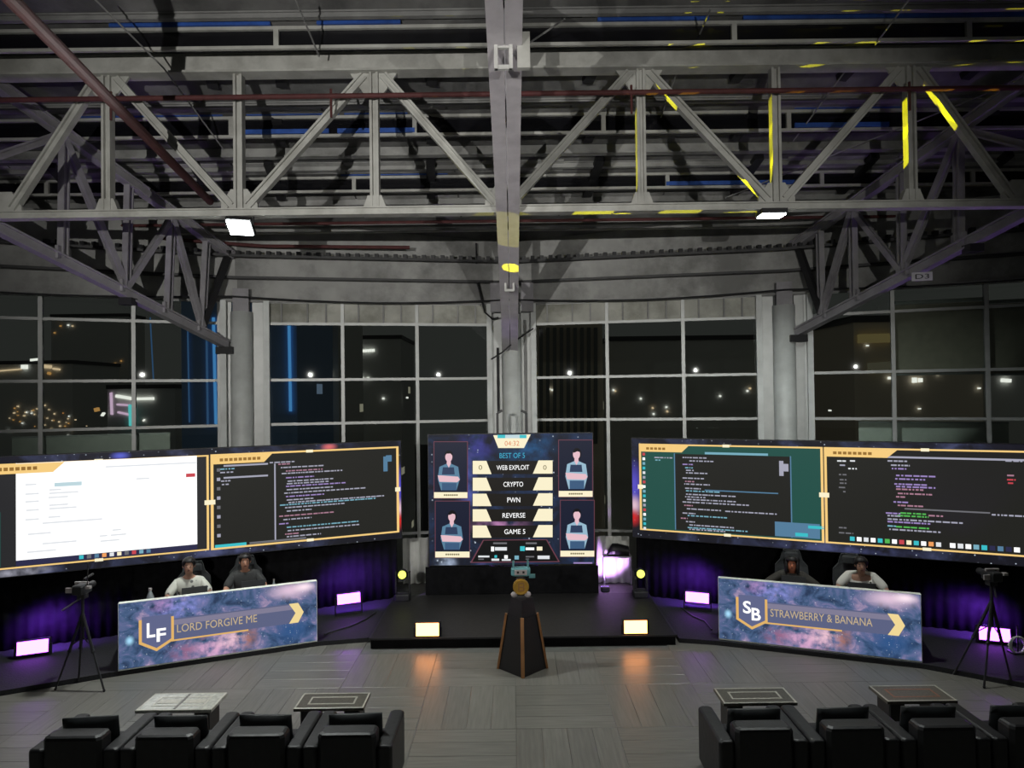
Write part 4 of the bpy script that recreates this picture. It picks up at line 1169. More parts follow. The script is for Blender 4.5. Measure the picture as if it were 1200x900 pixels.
    for sx in (-1, 1):
        MB().ball((sx * .030, fy + .012, hc.z + .005), (.011, .008, .007), 8, 5).build('eye', M['eye_white'], body, local=True)
        MB().ball((sx * .030, fy + .0055, hc.z + .005), (.0055, .004, .0055), 8, 5).build('pupil', M['ink'], body, local=True)
        MB().bar((sx * .016, fy + .004, hc.z + .026), (sx * .046, fy + .012, hc.z + .024), .006, .008).build('eyebrow', M['hair'], body, local=True)
        MB().ball((sx * .082, hc.y + .012, hc.z - .005), (.012, .022, .032), 8, 6).build('ear', M[skin], body, local=True)
    q = MB(); q.smooth = True
    q.ball((0, fy - .002, hc.z - .022), (.013, .018, .024), 8, 6); q.build('nose', M[skin], body, local=True)
    MB().ball((0, fy + .006 - look * .2, hc.z - .058), (.022, .010, .006), 8, 5).build('mouth', M['red_pipe'], body, local=True)
    h = MB(); h.smooth = True
    h.ball((0, hc.y + .018, hc.z + .045), (.102, .112, .095), 16, 10)
    h.v = [v if not (v.y < hc.y - .035 and v.z < hc.z + .062) else Vector((v.x * .9, min(v.y, hc.y - .02) + .012, hc.z + .064)) for v in h.v]
    if longhair:
        h.ball((0, hc.y + .055, hc.z - .04), (.105, .075, .16), 14, 9)
        for sx in (-1, 1): h.ball((sx * .088, hc.y + .0, hc.z - .06), (.032, .055, .13), 10, 8)
    else:
        h.ball((0, hc.y + .045, hc.z - .005), (.085, .065, .07), 14, 8)
    h.build('hair', M['hair'], t, local=True)
    return t
def print_shirt():
    m, n, l, b = _new('white_patterned_shirt')
    tc = n.new('ShaderNodeTexCoord'); vo = n.new('ShaderNodeTexVoronoi'); vo.inputs['Scale'].default_value = 11
    l.new(tc.outputs['Object'], vo.inputs['Vector'])
    rp = n.new('ShaderNodeValToRGB'); rp.color_ramp.elements[0].position = .22; rp.color_ramp.elements[1].position = .32
    rp.color_ramp.elements[0].color = (.10, .10, .10, 1); rp.color_ramp.elements[1].color = (.58, .58, .52, 1)
    l.new(vo.outputs['Distance'], rp.inputs[0]); l.new(rp.outputs[0], b.inputs['Base Color']); b.inputs['Roughness'].default_value = .85
    return m
M['shirt_print'] = print_shirt()
M['shirt_white'] = mat('plain_white_shirt', (.62, .60, .55), .85, 0, .06)
M['shirt_charcoal'] = mat('charcoal_polo', (.035, .036, .036), .85, 0, .15)
M['shirt_dark'] = mat('dark_olive_shirt', (.04, .036, .03), .85, 0, .2)
M['skin_r'] = mat('reddish_skin', (.50, .17, .09), .5, 0, .1, 12)
PO = -.90
person(LP, 222, PO, angL, 'person in a white patterned t-shirt with dark hair, bent over a laptop', M['shirt_print'], .16, spread=.22, look=.06, hz=.06)
person(LP, 287, PO - .02, angL, 'person with short black hair in a charcoal polo, head up, at the left desk', M['shirt_charcoal'], .10, spread=.20, skin='skin2', look=.03, hz=.02)
person(RP, 928, PO, angR, 'person with long dark hair and bare forearms spread on the right desk', M['shirt_dark'], .16, spread=.55, skin='skin_r', longhair=True, look=.07).scale = (.95, .95, .93)
person(RP, 1008, PO, angR, 'person in a plain white t-shirt leaning behind a laptop', M['shirt_white'], .14, spread=.30, look=.07, hz=-.03)
def gaming_chair(pl, px, off, ang, label, du=0, dz=0):
    p = pl.w(u_at(pl, px, off) + du, RZ, off)
    t = thing('gaming_chair', label, 'chair', p, ang, None)
    MB().rbox((-.26, -.24, .34), (.26, .22, .395), .03).build('seat', M['chair_grey'], t, local=True); t.scale = (1, 1, 1 - dz)
    b = MB()
    n = 7
    rows_ = [(.36, .20), (.55, .24), (.80, .27), (1.0, .26), (1.10, .18), (1.22, .15), (1.28, .12)]
    for z, w_ in rows_:
        yo = .22 + (z - .36) * .16
        b.v += [Vector((-w_, yo, z)), Vector((-w_ * .6, yo + .03, z)), Vector((w_ * .6, yo + .03, z)), Vector((w_, yo, z)), Vector((w_, yo + .09, z)), Vector((-w_, yo + .09, z))]
    for i in range(len(rows_) - 1):
        for k in range(6):
            b.f.append((i * 6 + k, i * 6 + (k + 1) % 6, i * 6 + 6 + (k + 1) % 6, i * 6 + 6 + k))
    b.f.append(tuple(range(5, -1, -1))); b.f.append(tuple((len(rows_) - 1) * 6 + k for k in range(6)))
    b.build('backrest', M['chair_grey'], t, local=True)
    MB().rbox((-.13, .29, 1.12), (.13, .345, 1.26), .025).build('head_pillow', M['chair_grey'], t, local=True)
    for sx in (-1, 1):
        MB().rbox((sx * .31 - .04, -.12, .60), (sx * .31 + .04, .16, .63), .01).build('armrest', M['dark'], t, local=True)
        MB().box((sx * .31 - .015, 0, .37), (sx * .31 + .015, .05, .60)).build('arm_post', M['dark'], t, local=True)
    MB().cyl((0, 0, .09), (0, 0, .34), .03, 10).build('gas_lift', M['dark'], t, local=True)
    for k in range(5):
        a = 2 * PI * k / 5 + .3
        e = (.29 * math.cos(a), .29 * math.sin(a), .075)
        l_ = MB().bar((0, 0, .10), e, .05, .035).build('base_arm', M['dark'], t, local=True)
        MB().ball((e[0], e[1], .034), .030, 8, 6).build('caster', M['ink'], l_, local=True)
GO = -.90
gaming_chair(LP, 226, GO - .1, angL, 'grey gaming chair behind the player in the patterned white shirt', 0, .09)
gaming_chair(LP, 289, GO - .1, angL, 'grey gaming chair behind the player in the charcoal polo', 0, .08)
gaming_chair(RP, 928, GO - .1, angR, 'grey gaming chair with a head pillow behind the long haired player', 0, .07)
gaming_chair(RP, 1003, GO - .1, angR, 'grey gaming chair behind the player in the plain white shirt', -.05, .07)

# ================================================================== STAGE LIGHTS
def blinder(px, py, z, label, col, strength, w_, h_, rz, power, back=0.0, tilt=10, yfix=None):
    # py: picture row of the lower edge of the lit face
    p = PZ(px, py, z + .06)
    zo = .06
    if yfix:
        p = P(px, py, yfix); zo = max(.022, p.z - z); p.z = z + zo
    t = thing('stage_light', label, 'stage light', (p.x, p.y, z), rz)
    rot = Matrix.Translation((0, 0, zo)) @ Matrix.Rotation(math.radians(-tilt), 4, 'X')
    MB().rbox((-w_ / 2 - .025, .0, -.02), (w_ / 2 + .025, .10, h_ + .02), .012).xf(rot).build('housing', M['dark'], t, local=True)
    MB().box((-w_ / 2, -.006, 0), (w_ / 2, .0, h_)).xf(rot).build('lamp_face', emit('stage_lamp', col, strength), t, local=True)
    MB().box((-w_ / 2 - .03, .02, .003), (w_ / 2 + .03, .12, .03)).build('foot', M['dark'], t, local=True)
    for sx in (-1, 1):
        MB().box((sx * (w_ / 2 + .035) - .008, .03, .003), (sx * (w_ / 2 + .035) + .008, .07, zo + h_ * .6)).build('yoke', M['dark'], t, local=True)
    return p
VIO = (.36, .13, 1.0)
def violet(px, py, label, rz, w_, h_, yf=None):
    p = blinder(px, py, RZ, label, (.42, .075, 1.0), 11.0, w_, h_, rz, 0, yfix=yf)
    lamp('violet_lamp_fill', 'SPOT', p + Vector((0, .14, .34)), VIOP, (.26, .05, 1.0), p + Vector((-.12 if px < 600 else .12, .75, -.02)), .08, math.radians(150), .7)  # added spot aimed back at the drape for the glow round the lamp
    return p
violet(38, 766, 'violet stage light at the far left, left of the camera tripod', angL, .40, .19)
violet(409, 707, 'violet stage light between the left desk sign and the stage', angL, .40, .17, 12.25)
violet(817, 706, 'violet stage light between the stage and the right desk sign', angR, .40, .17, 12.25)
violet(1166, 751, 'violet stage light at the far right, by the coiled cable', angR, .40, .19)
blinder(501, 747, SZ, 'amber stage light on the front left of the stage', (1.0, .34, .09), 9.0, .36, .20, 0, 0, tilt=0, yfix=ys + .03)
blinder(745, 744, SZ, 'amber stage light on the front right of the stage', (1.0, .34, .09), 9.0, .36, .20, 0, 0, tilt=0, yfix=ys + .03)
# violet glow thrown up on the steel by the same lamps
for a_, b_ in (((-5.9, 10.1, .5), (-7.6, 10.8, 6.2)), ((6.6, 10.1, .5), (7.3, 10.8, 6.2))):
    lamp('violet_lamp_fill', 'SPOT', a_, VIOS, (.42, .16, 1.0), b_, .1, math.radians(58), .6)
p = P(716, 690, 14.0)
t = thing('stage_light', 'small violet uplight on the floor before the white half curtain', 'stage light', (p.x - .15, 13.75, SZ * 0), 0)
MB().rbox((-.09, -.05, .003), (.09, .05, .10), .02).build('housing', M['dark'], t, local=True)
MB().cbox((0, .052, .06), (.15, .006, .07)).build('lamp_face', emit('violet_uplight', (.5, .25, 1), 6), t, local=True)
lamp('violet_lamp_fill', 'SPOT', (p.x - .15, 13.60, .14), CURT, (.66, .32, 1.0), (p.x - .02, 14.4, .55), .05, math.radians(62), .5)
lamp('violet_lamp_fill', 'SPOT', (p.x - .15, 13.75, .14), CURT, (.45, .2, 1.0), (0, 13.6, 5.4), .05, math.radians(12), .5)  # added narrow spot, tints the end of the middle beam violet

def moving_head(px, py, d, label, aims):
    c = P(px, py, d)
    t = thing('moving_head', label, 'spotlight', (c.x, c.y, SZ), 0)
    zc = c.z - SZ
    MB().rbox((-.14, -.12, .003), (.14, .12, .12), .02).build('base', M['dark'], t, local=True)
    MB().box((-.10, -.05, .12), (.10, .05, .145)).build('yoke', M['dark'], t, local=True)
    for sx in (-1, 1):
        MB().box((sx * .125 - .012, -.05, .13), (sx * .125 + .012, .05, zc + .05)).build('yoke_arm', M['dark'], t, local=True)
    h = MB(); h.smooth = True
    h.lathe([(.05, -.10), (.09, -.06), (.10, .0), (.085, .06)], n=16)
    h.xf(Matrix.Translation((0, 0, zc)) @ Matrix.Rotation(math.radians(78), 4, 'X')).build('head', M['dark'], t, local=True)
    q = MB(); q.smooth = True
    q.ball((0, 0, 0), (.075, .075, .03), 14, 8); q.xf(Matrix.Translation((0, -.075, zc + .01)) @ Matrix.Rotation(math.radians(78), 4, 'X')).build('lens', emit('yellow_lens', (.85, .95, .12), 2.2), t, local=True)
    for tgt, ang, pw in aims:
        lamp('yellow_beam', 'SPOT', c + Vector((0, -.14, .02)), pw, (1.0, .93, .0), tgt, .01, math.radians(ang), .04)
moving_head(472, 673, 12.85, 'yellow moving head light at the back left corner of the stage', [(tp(752, 205), 3, YEL), (tp(752, 150), 2.6, YEL), (tp(908, 208), 2.6, YEL * .8), (tp(908, 168), 2.6, YEL * .9), (tp(908, 132), 2.2, YEL * .9), (tp(1066, 168), 2.4, YEL * 1.8), (tp(1066, 135), 2.2, YEL * 1.8), (tp(695, 249), 4, YEL * .6), (tp(800, 243), 3.5, YEL * .6), (tp(1122, 134), 1.5, YEL * 1.2), (tp(788, 120), 1.3, YEL * 1.2), (tp(884, 212), 1.8, YEL * 1.2)])
moving_head(750, 672, 12.85, 'yellow moving head light at the back right corner of the stage', [(P(597, 309, 11.2), 2.6, YEL * .8), (P(594, 262, 10.0), 7, YEL * .10)])

# ================================================================== PODIUM AND TROPHY
pc = PZ(612.5, 787, 0); pc.y += .12
pod = thing('podium', 'black tapering podium with bronze corner strips in front of the stage', 'podium', (pc.x, pc.y, 0))
HB, HT, HC = .355, .225, .16
z1, z2 = .78, 1.03
q = MB()
def sq(h, z): return [(0, -h, z), (h, 0, z), (0, h, z), (-h, 0, z)]
q.add(sq(HB, .003) + sq(HT, z1), [(3, 2, 1, 0), (4, 5, 6, 7)] + [(i, (i + 1) % 4, 4 + (i + 1) % 4, 4 + i) for i in range(4)])
q.build('body', M['podium'], pod, local=True)
q = MB(); q.add(sq(HT - .015, z1) + sq(HC, z2), [(3, 2, 1, 0), (4, 5, 6, 7)] + [(i, (i + 1) % 4, 4 + (i + 1) % 4, 4 + i) for i in range(4)])
q.build('cap', M['podium'], pod, local=True)
for (dx, dy) in ((0, -1), (1, 0), (0, 1), (-1, 0)):
    MB().bar((dx * (HB + .004), dy * (HB + .004), .004), (dx * (HT + .004), dy * (HT + .004), z1 + .02), .05, .03, up=(dx, dy, 0)).build('edge_strip', M['copper'], pod, local=True)
tz = z2 + .002
tr = thing('trophy', 'small trophy with a gold disc under a teal boxy head, on the podium', 'trophy', (pc.x - .01, pc.y, tz))
for sx in (-1, 1):
    q = MB(); q.smooth = True; q.ball((sx * .095, -.02, .045), (.052, .05, .045), 12, 8); q.build('foot', M['pale'], tr, local=True)
MB().rbox((-.07, -.05, .03), (.07, .05, .28), .02).build('body', M['dark'], tr, local=True)
dm = MB(); dm.cyl((0, -.085, .17), (0, -.055, .17), .115, 28); dm.build('gold_disc', M['gold'], tr, local=True)
q = MB()
q.tube([(.095 * math.cos(2 * PI * k / 24), -.088, .17 + .095 * math.sin(2 * PI * k / 24)) for k in range(25)], .008, 6, False); q.build('disc_rim', M['gold'], tr, local=True)
for (u, w2, zz, hh) in ((-.03, .016, .17, .11), (.012, .06, .222, .016), (.012, .06, .17, .016), (.012, .06, .118, .016), (.042, .016, .196, .04), (.042, .016, .144, .04)):
    MB().cbox((u, -.088, zz), (w2, .01, hh)).build('disc_relief', M['copper'], tr, local=True)
MB().rbox((-.14, -.06, .31), (.14, .06, .44), .03).build('head', M['teal'], tr, local=True)
MB().rbox((-.09, -.068, .335), (.09, -.058, .41), .004).build('face_plate', M['pale'], tr, local=True)
for sx in (-1, 1):
    MB().cbox((sx * .04, -.071, .375), (.03, .008, .03)).build('eye', M['ink'], tr, local=True)
    MB().cbox((sx * .105, -.0, .485), (.03, .03, .09)).build('horn', M['teal'], tr, local=True)
MB().cbox((.165, -.02, .31), (.09, .04, .05)).build('arm', M['teal'], tr, local=True)
MB().rbox((-.05, -.05, .27), (.05, .05, .32), .01).build('neck', M['dark'], tr, local=True)

# ================================================================== ARMCHAIRS
def armchair():
    # local: faces +Y (towards the stage), origin at floor centre; .88 wide, .86 deep
    t = thing('armchair', 'x', 'armchair', (0, 0, 0))
    W = .87; aw = .15
    for sx in (-1, 1):
        x0 = sx * (W / 2 - aw) if sx > 0 else -W / 2
        q = MB().rbox((x0, -.40, .05), (x0 + aw, .38, .62), .025); bevel(q.build('arm', M['leather'], t, local=True), .01)
    MB().rbox((-W / 2 + aw + .004, -.42, .05), (W / 2 - aw - .004, -.20, .745), .035).build('backrest', M['leather'], t, local=True)
    MB().rbox((-W / 2 + aw + .004, -.195, .30), (W / 2 - aw - .004, .37, .44), .04).build('seat_cushion', M['leather'], t, local=True)
    MB().rbox((-W / 2 + aw + .006, -.195, .06), (W / 2 - aw - .006, .36, .295), .015).build('base', M['leather'], t, local=True)
    for sx in (-1, 1):
        for yy in (-.36, .33):
            MB().cbox((sx * (W / 2 - .07), yy, .027), (.05, .05, .046)).build('foot', M['ink'], t, local=True)
    return t
def pillow(w_=.50):
    q = MB(); q.smooth = True
    nx, nz = 8, 5
    for side in (0, 1):
        for j in range(nz + 1):
            for i in range(nx + 1):
                u, v = i / nx * 2 - 1, j / nz * 2 - 1
                k = (1 - u ** 4) * (1 - v ** 4)
                q.v.append(Vector((u * w_ / 2 * (1 - .05 * (1 - v * v) * 0), (-1 if side == 0 else 1) * (.012 + .07 * k), (v + 1) / 2 * .36)))
    n1 = (nx + 1) * (nz + 1)
    for side in (0, 1):
        for j in range(nz):
            for i in range(nx):
                a = side * n1 + j * (nx + 1) + i
                f = (a, a + 1, a + nx + 2, a + nx + 1)
                q.f.append(f if side == 0 else f[::-1])
    ring = [i for i in range(nx + 1)] + [(j + 1) * (nx + 1) - 1 for j in range(1, nz + 1)] + [nz * (nx + 1) + i for i in range(nx - 1, -1, -1)] + [j * (nx + 1) for j in range(nz - 1, 0, -1)]
    for i in range(len(ring)):
        a, b = ring[i], ring[(i + 1) % len(ring)]
        q.f.append((a, n1 + a, n1 + b, b))
    return q
proto = armchair()
AY = 7.02
lab = ['leftmost black leather armchair of the left row, left of the white patterned table', 'second armchair from the left in the left row, behind the white patterned table', 'third armchair from the left in the left row, between the two coffee tables', 'armchair at the aisle end of the left row, behind the brown coffee table',
       'armchair at the aisle end of the right row, behind its first coffee table', 'second armchair from the aisle in the right row', 'third armchair from the aisle in the right row, behind the far coffee table', 'rightmost armchair of the right row, cut by the right edge']
plab = ['black leather pillow leaning on the leftmost armchair of the left row', 'black leather pillow in the second armchair from the left', 'black leather pillow in the third armchair from the left', 'black leather pillow with a violet sheen in the aisle armchair of the left row',
        'black leather pillow in the aisle armchair of the right row', 'black leather pillow in the second armchair from the aisle, right row', 'black leather pillow in the third armchair from the aisle, right row', 'black leather pillow in the rightmost armchair']
xs = [-4.72 + .44 + .882 * k for k in range(4)] + [1.95 + .44 + .882 * k for k in range(4)]
pm_ = pillow()
ppro = pm_.build('pillow', M['pillow'], local=True)
for i, x in enumerate(xs):
    o = proto if i == 0 else dup(proto)
    o.location = (x, AY, 0); tag(o, lab[i], 'armchair', 'black armchairs facing the stage')
    c = ppro if i == 0 else dup(ppro)
    c.location = (x + (0, .03, 0, .02, 0, .01, -.01, .0)[i], AY - .065, .445); c.rotation_euler = (math.radians(8), 0, (0.1, 0, -.05, .04, 0, .06, -.04, 0)[i])
    c.scale = (1.06, .9, 1.0)
    tag(c, plab[i], 'pillow', 'pillows in the armchairs')

# ================================================================== COFFEE TABLES
M['ct_light'] = mat('white_veined_marble', (.50, .50, .46), .25, 0, .25, 22)
M['ct_dark'] = mat('brown_speckled_stone', (.10, .092, .075), .3, 0, .35, 40)
M['ct_line'] = mat('pale_inlay', (.46, .44, .38), .35, 0, .15, 30)
M['ct_reflection'] = mat('rust_reflection', (.30, .12, .07), .4, 0, .2, 30)  # reddish reflection on the table top put into the colour
def coffee(x0, x1, y0, y1, label, top, line, split=False, inner=None):
    z = .45; cx, cy = (x0 + x1) / 2, (y0 + y1) / 2
    t = thing('coffee_table', label, 'coffee table', (cx, cy, 0))
    w_, d_ = (x1 - x0) / 2, (y1 - y0) / 2
    q = MB().box((-w_, -d_, z - .035), (w_, d_, z)); bevel(q.build('top', top, t, local=True), .005)
    def fr_(i, wd, m, nm):
        q = MB(); a, b = w_ - i, d_ - i * .8
        for lo, hi in (((-a, -b), (a, -b + wd)), ((-a, b - wd), (a, b)), ((-a, -b + wd), (-a + wd, b - wd)), ((a - wd, -b + wd), (a, b - wd))):
            q.box((lo[0], lo[1], z), (hi[0], hi[1], z + .0025))
        q.build(nm, m, t, local=True)
    fr_(.005, .018, line, 'inlay_border'); fr_(.13, .02, inner or line, 'inlay_border')
    if split:
        MB().box((-.014, -d_ + .03, z), (.014, d_ - .03, z + .004)).build('centre_bar', M['ct_dark'], t, local=True)
        MB().box((-w_ * .62, -.05, z), (-.03, .05, z + .003)).build('inlay_field', M['ct_line'], t, local=True)
        MB().box((.03, -.05, z), (w_ * .62, .05, z + .003)).build('inlay_field', M['ct_line'], t, local=True)
    for sx in (-1, 1):
        MB().rbox((sx * (w_ - .15) - .09, -.14, .004), (sx * (w_ - .15) + .09, .14, z - .035), .012).build('leg', M['dark'], t, local=True)
coffee(-4.33, -3.46, 7.80, 8.25, 'white patterned coffee table with a dark centre bar, furthest left', M['ct_light'], M['ct_line'], True)
coffee(-2.53, -1.73, 7.80, 8.20, 'brown coffee table with a pale double border, at the aisle on the left', M['ct_dark'], M['ct_line'])
coffee(2.36, 3.20, 7.80, 8.20, 'brown coffee table with a pale border, at the aisle on the right', M['ct_dark'], M['ct_line'])
coffee(4.22, 5.02, 7.80, 8.22, 'brown coffee table with a pale border and painted rust reflection line, furthest right', M['ct_dark'], M['ct_line'], inner=M['ct_reflection'])

# ================================================================== CAMERA TRIPODS
def tripod(feet, head, label, facing, mic=True):
    hx, hy, hz = head
    t = thing('camera_tripod', label, 'tripod', (hx, hy, 0))
    ap = Vector((hx, hy, hz - .28))
    for f in feet:
        f = Vector(f)
        l_ = MB(); l_.tube([ap, ap.lerp(f, .5)], .02, 8); l_.tube([ap.lerp(f, .48), f + Vector((0, 0, .02))], .013, 8); lg = l_.build('leg', M['dark'], t)
        MB().ball(f + Vector((0, 0, .019)), .018, 8, 6).build('rubber_foot', M['ink'], lg)
        MB().ball(ap.lerp(f, .49), .027, 8, 6).build('clip', M['dark'], lg)
    MB().cyl((hx, hy, hz - .62), (hx, hy, hz - .06), .02, 10).build('centre_column', M['dark'], t)
    for f in feet:
        MB().tube([(hx, hy, hz - .60), ap.lerp(Vector(f), .42)], .008, 6).build('spreader', M['dark'], t)
    MB().cbox((hx, hy, hz - .04), (.10, .10, .06)).build('pan_head', M['dark'], t)
    MB().tube([(hx + .03, hy, hz - .04), (hx - .12, hy - .26, hz - .16)], .011, 6).build('pan_handle', M['dark'], t)
    cb = MB().rbox((hx - .08, hy - .13, hz), (hx + .08, hy + .10, hz + .13), .02).build('camera_body', M['dark'], t)
    MB().cyl((hx, hy + .10, hz + .065), (hx, hy + .24, hz + .065), .045, 14).build('lens', M['dark'], cb)
    MB().rbox((hx - .17, hy - .11, hz + .03), (hx - .085, hy - .09, hz + .10), .004).build('monitor', M['pale'], cb)
    MB().cbox((hx, hy - .02, hz + .155), (.18, .03, .015)).build('top_handle', M['pale'], cb)
    for sx in (-1, 1): MB().cbox((hx + sx * .08, hy - .02, hz + .14), (.015, .03, .03)).build('handle_post', M['pale'], cb)
    MB().cbox((hx + .13, hy - .08, hz + .10), (.06, .05, .035)).build('receiver', M['pale'], cb)
    if mic:
        MB().cyl((hx + .05, hy - .05, hz + .20), (hx + .05, hy + .15, hz + .22), .018, 8).build('microphone', M['dark'], cb)
        MB().cyl((hx + .09, hy - .04, hz + .12), (hx + .10, hy - .04, hz + .42), .006, 6).build('antenna', M['dark'], cb)
    return t
fa, fb, fc = PZ(65, 809, 0), PZ(122, 811, 0), PZ(92, 800, 0)
hd = P(99, 694, 9.5)
tripod([(fa.x, fa.y, 0), (fb.x, fb.y, 0), (fc.x, fc.y, 0)], (hd.x, 9.46, hd.z), 'black video camera on a tripod at the left edge of the left platform', 0)
fa, fb, fc = PZ(1118, 791, 0), PZ(1186, 803, 0), PZ(1152, 806, 0)
hd = P(1152, 676, 9.5)
tripod([(fa.x, fa.y, 0), (fb.x, fb.y, 0), (fc.x, fc.y - .02, 0)], (hd.x, 9.34, hd.z), 'black video camera on a tripod right of the right desk sign', 0, False)
# coiled cable and small things on the floor
c = PZ(1193, 766, RZ)
q = MB()
pts_ = []
for k in range(64):
    a = 2 * PI * k / 16; pts_.append((c.x + (.09 + .003 * k / 4) * math.cos(a), c.y, RZ + .13 + .12 * math.sin(a)))
q.tube(pts_, .012, 6); cbx = thing('coiled_cable', 'coil of pale cable hung on a short stand by the far right stage light', 'cable', (c.x, c.y, RZ))
q.build('coil', M['parapet'], cbx)
MB().cyl((c.x + .02, c.y + .03, RZ + .003), (c.x + .02, c.y + .03, RZ + .40), .012, 8).build('stand', M['dark'], cbx)
MB().cbox((c.x + .02, c.y + .03, RZ + .012), (.22, .16, .018)).build('foot_plate', M['dark'], cbx)
c = PZ(4, 806, 0)
pw_ = thing('plug_box', 'small white plug box on the floor at the far left edge', 'plug', (c.x, c.y - .05, 0))
MB().rbox((c.x - .10, c.y - .10, .003), (c.x + .07, c.y - .02, .06), .015).build('shell', M['plate'], pw_)
MB().tube([(c.x - .1, c.y - .06, .03), (c.x - .3, c.y - .1, .012), (c.x - .6, c.y - .06, .012)], .009, 6).build('lead', M['plate'], pw_)
tag(MB().tube([PZ(440, 718, RZ + .013), PZ(428, 726, RZ + .013), PZ(412, 733, RZ + .013), PZ(395, 738, RZ + .013), PZ(380, 743, RZ + .013)], .012, 6).build('cable', M['dark']), 'black cable lying on the platform left of the stage', 'cable')
tag(MB().tube([PZ(798, 712, RZ + .013), PZ(812, 722, RZ + .013), PZ(826, 728, RZ + .013), PZ(834, 738, RZ + .013)], .012, 6).build('cable', M['dark']), 'black cable lying on the platform right of the stage', 'cable')

# ================================================================== BLINDS AND PANELS BEHIND THE GLASS
def panel_on(pl, x0, y0, x1, y1, off, m, name, label, cat, th=.03):
    ua, za = pl.pix(x0, y1); ub, zb = pl.pix(x1, y0)
    t = thing(name, label, cat, pl.w((ua + ub) / 2, za, off))
    q = MB(); q.extrude([(-th / 2, za), (th / 2, za), (th / 2, zb), (-th / 2, zb)], pl.w(ua, 0, off), pl.w(ub, 0, off)); q.build('sheet', m, t)
    if name == 'roller_blind':
        MB().tube([pl.w(ua, zb + .04, off), pl.w(ub, zb + .04, off)], .035, 10).build('roller', M['alu'], t)
        MB().bar(pl.w(ua, za, off), pl.w(ub, za, off), .03, .04).build('bottom_bar', M['alu'], t)
    else:
        MB().bar(pl.w(ua, zb, off), pl.w(ub, zb, off), .06, .03).build('cap_rail', M['alu'], t)
panel_on(W4[1], 1051, 352, 1153, 439, -.10, M['blind'], 'roller_blind', 'taupe roller blind in the middle pane of the right window', 'blind', .006)
panel_on(W4[1], 1161, 350, 1275, 439, -.10, M['blind'], 'roller_blind', 'taupe roller blind in the pane at the right edge', 'blind', .006)
panel_on(W1[1], 10, 508, 198, 545, -.22, M['parapet'], 'parapet', 'pale grey parapet panel outside the left window', 'panel')
panel_on(W4[1], 1008, 496, 1186, 530, -.22, M['parapet'], 'parapet', 'pale grey parapet panel outside the right window', 'panel')

# ================================================================== NIGHT CITY
def facade_mat(name, base, lit, dens, strength, sx=.33, sz=.30):
    m, n, l, b = _new(name)
    b.inputs['Base Color'].default_value = (*base, 1); b.inputs['Roughness'].default_value = .7
    tc = n.new('ShaderNodeTexCoord')
    mp = n.new('ShaderNodeMapping'); mp.inputs['Scale'].default_value = (sx, sx, sz); l.new(tc.outputs['Object'], mp.inputs['Vector'])
    fl_ = n.new('ShaderNodeVectorMath'); fl_.operation = 'FLOOR'; l.new(mp.outputs[0], fl_.inputs[0])
    wh = n.new('ShaderNodeTexWhiteNoise'); l.new(fl_.outputs[0], wh.inputs['Vector'])
    gt = n.new('ShaderNodeMath'); gt.operation = 'GREATER_THAN'; gt.inputs[1].default_value = 1 - dens; l.new(wh.outputs['Value'], gt.inputs[0])
    fr = n.new('ShaderNodeVectorMath'); fr.operation = 'FRACTION'; l.new(mp.outputs[0], fr.inputs[0])
    sp = n.new('ShaderNodeSeparateXYZ'); l.new(fr.outputs[0], sp.inputs[0])
    a = n.new('ShaderNodeMath'); a.operation = 'COMPARE'; a.inputs[1].default_value = .5; a.inputs[2].default_value = .22; l.new(sp.outputs['Z'], a.inputs[0])
    m1 = n.new('ShaderNodeMath'); m1.operation = 'MULTIPLY'; l.new(gt.outputs[0], m1.inputs[0]); l.new(a.outputs[0], m1.inputs[1])
    m2 = n.new('ShaderNodeMath'); m2.operation = 'MULTIPLY'; m2.inputs[1].default_value = strength; l.new(m1.outputs[0], m2.inputs[0])
    l.new(m2.outputs[0], b.inputs['Emission Strength']); b.inputs['Emission Color'].default_value = (*lit, 1)
    return m
F1 = facade_mat('dark_tower', (.78, .78, .75), (.75, .68, .5), .012, .30)
F2 = facade_mat('dark_blue_tower', (.30, .46, .75), (.4, .55, .8), .015, .20)
F3 = facade_mat('dark_brown_tower', (.85, .72, .56), (.8, .6, .4), .03, .05)
Lw = emit('city_white_light', (1, .96, .9), 1.2); Lb = emit('city_blue_strip', (.10, .38, .85), .65); Lb2 = emit('city_dim_blue_strip', (.06, .16, .35), .5)
Lwm = emit('city_warm_light', (1, .72, .45), .8); Lc = emit('city_cyan_strip', (.15, .8, .8), .8); Lp = emit('city_pink_strip', (.9, .6, .85), .8); Lo = emit('city_orange_light', (1, .5, .15), .5)
def building(label, d, x0, x1, ytop, m, depth=18, zb=-40):
    a, b = P(x0, ytop, d), P(x1, ytop, d)
    t = thing('building', label, 'building', ((a.x + b.x) / 2, d + depth / 2, zb))
    MB().box((a.x, d, zb), (b.x, d + depth, a.z)).build('wall', m, t)
    MB().box((a.x - .2, d - .2, a.z), (b.x + .2, d + depth + .2, a.z + .8)).build('roof', M['dark'], t)
    def lightbar(px0, py0, px1, py1, lm, name='light_strip', th=.3):
        p, q_ = P(px0, py0, d - .25), P(px1, py1, d - .25)
        MB().bar(p, q_, th, th, up=(0, 1, 0)).build(name, lm, t)
    return lightbar
lb = building('dark blue tower with vertical blue light strips, behind the left windows', 90, 212, 347, 300, F2)
lb(250, 372, 253, 498, Lb, th=.28); lb(242, 390, 243.5, 500, Lb2, th=.2); lb(338.5, 372, 340.5, 482, Lb, th=.30); lb(220, 388, 222, 495, Lb2, th=.14)
lb(176, 372, 180, 448, Lb2, th=.12)
lb = building('low dark building with glowing white bars like a letter E, behind the left window', 130, 126, 205, 456, F1)
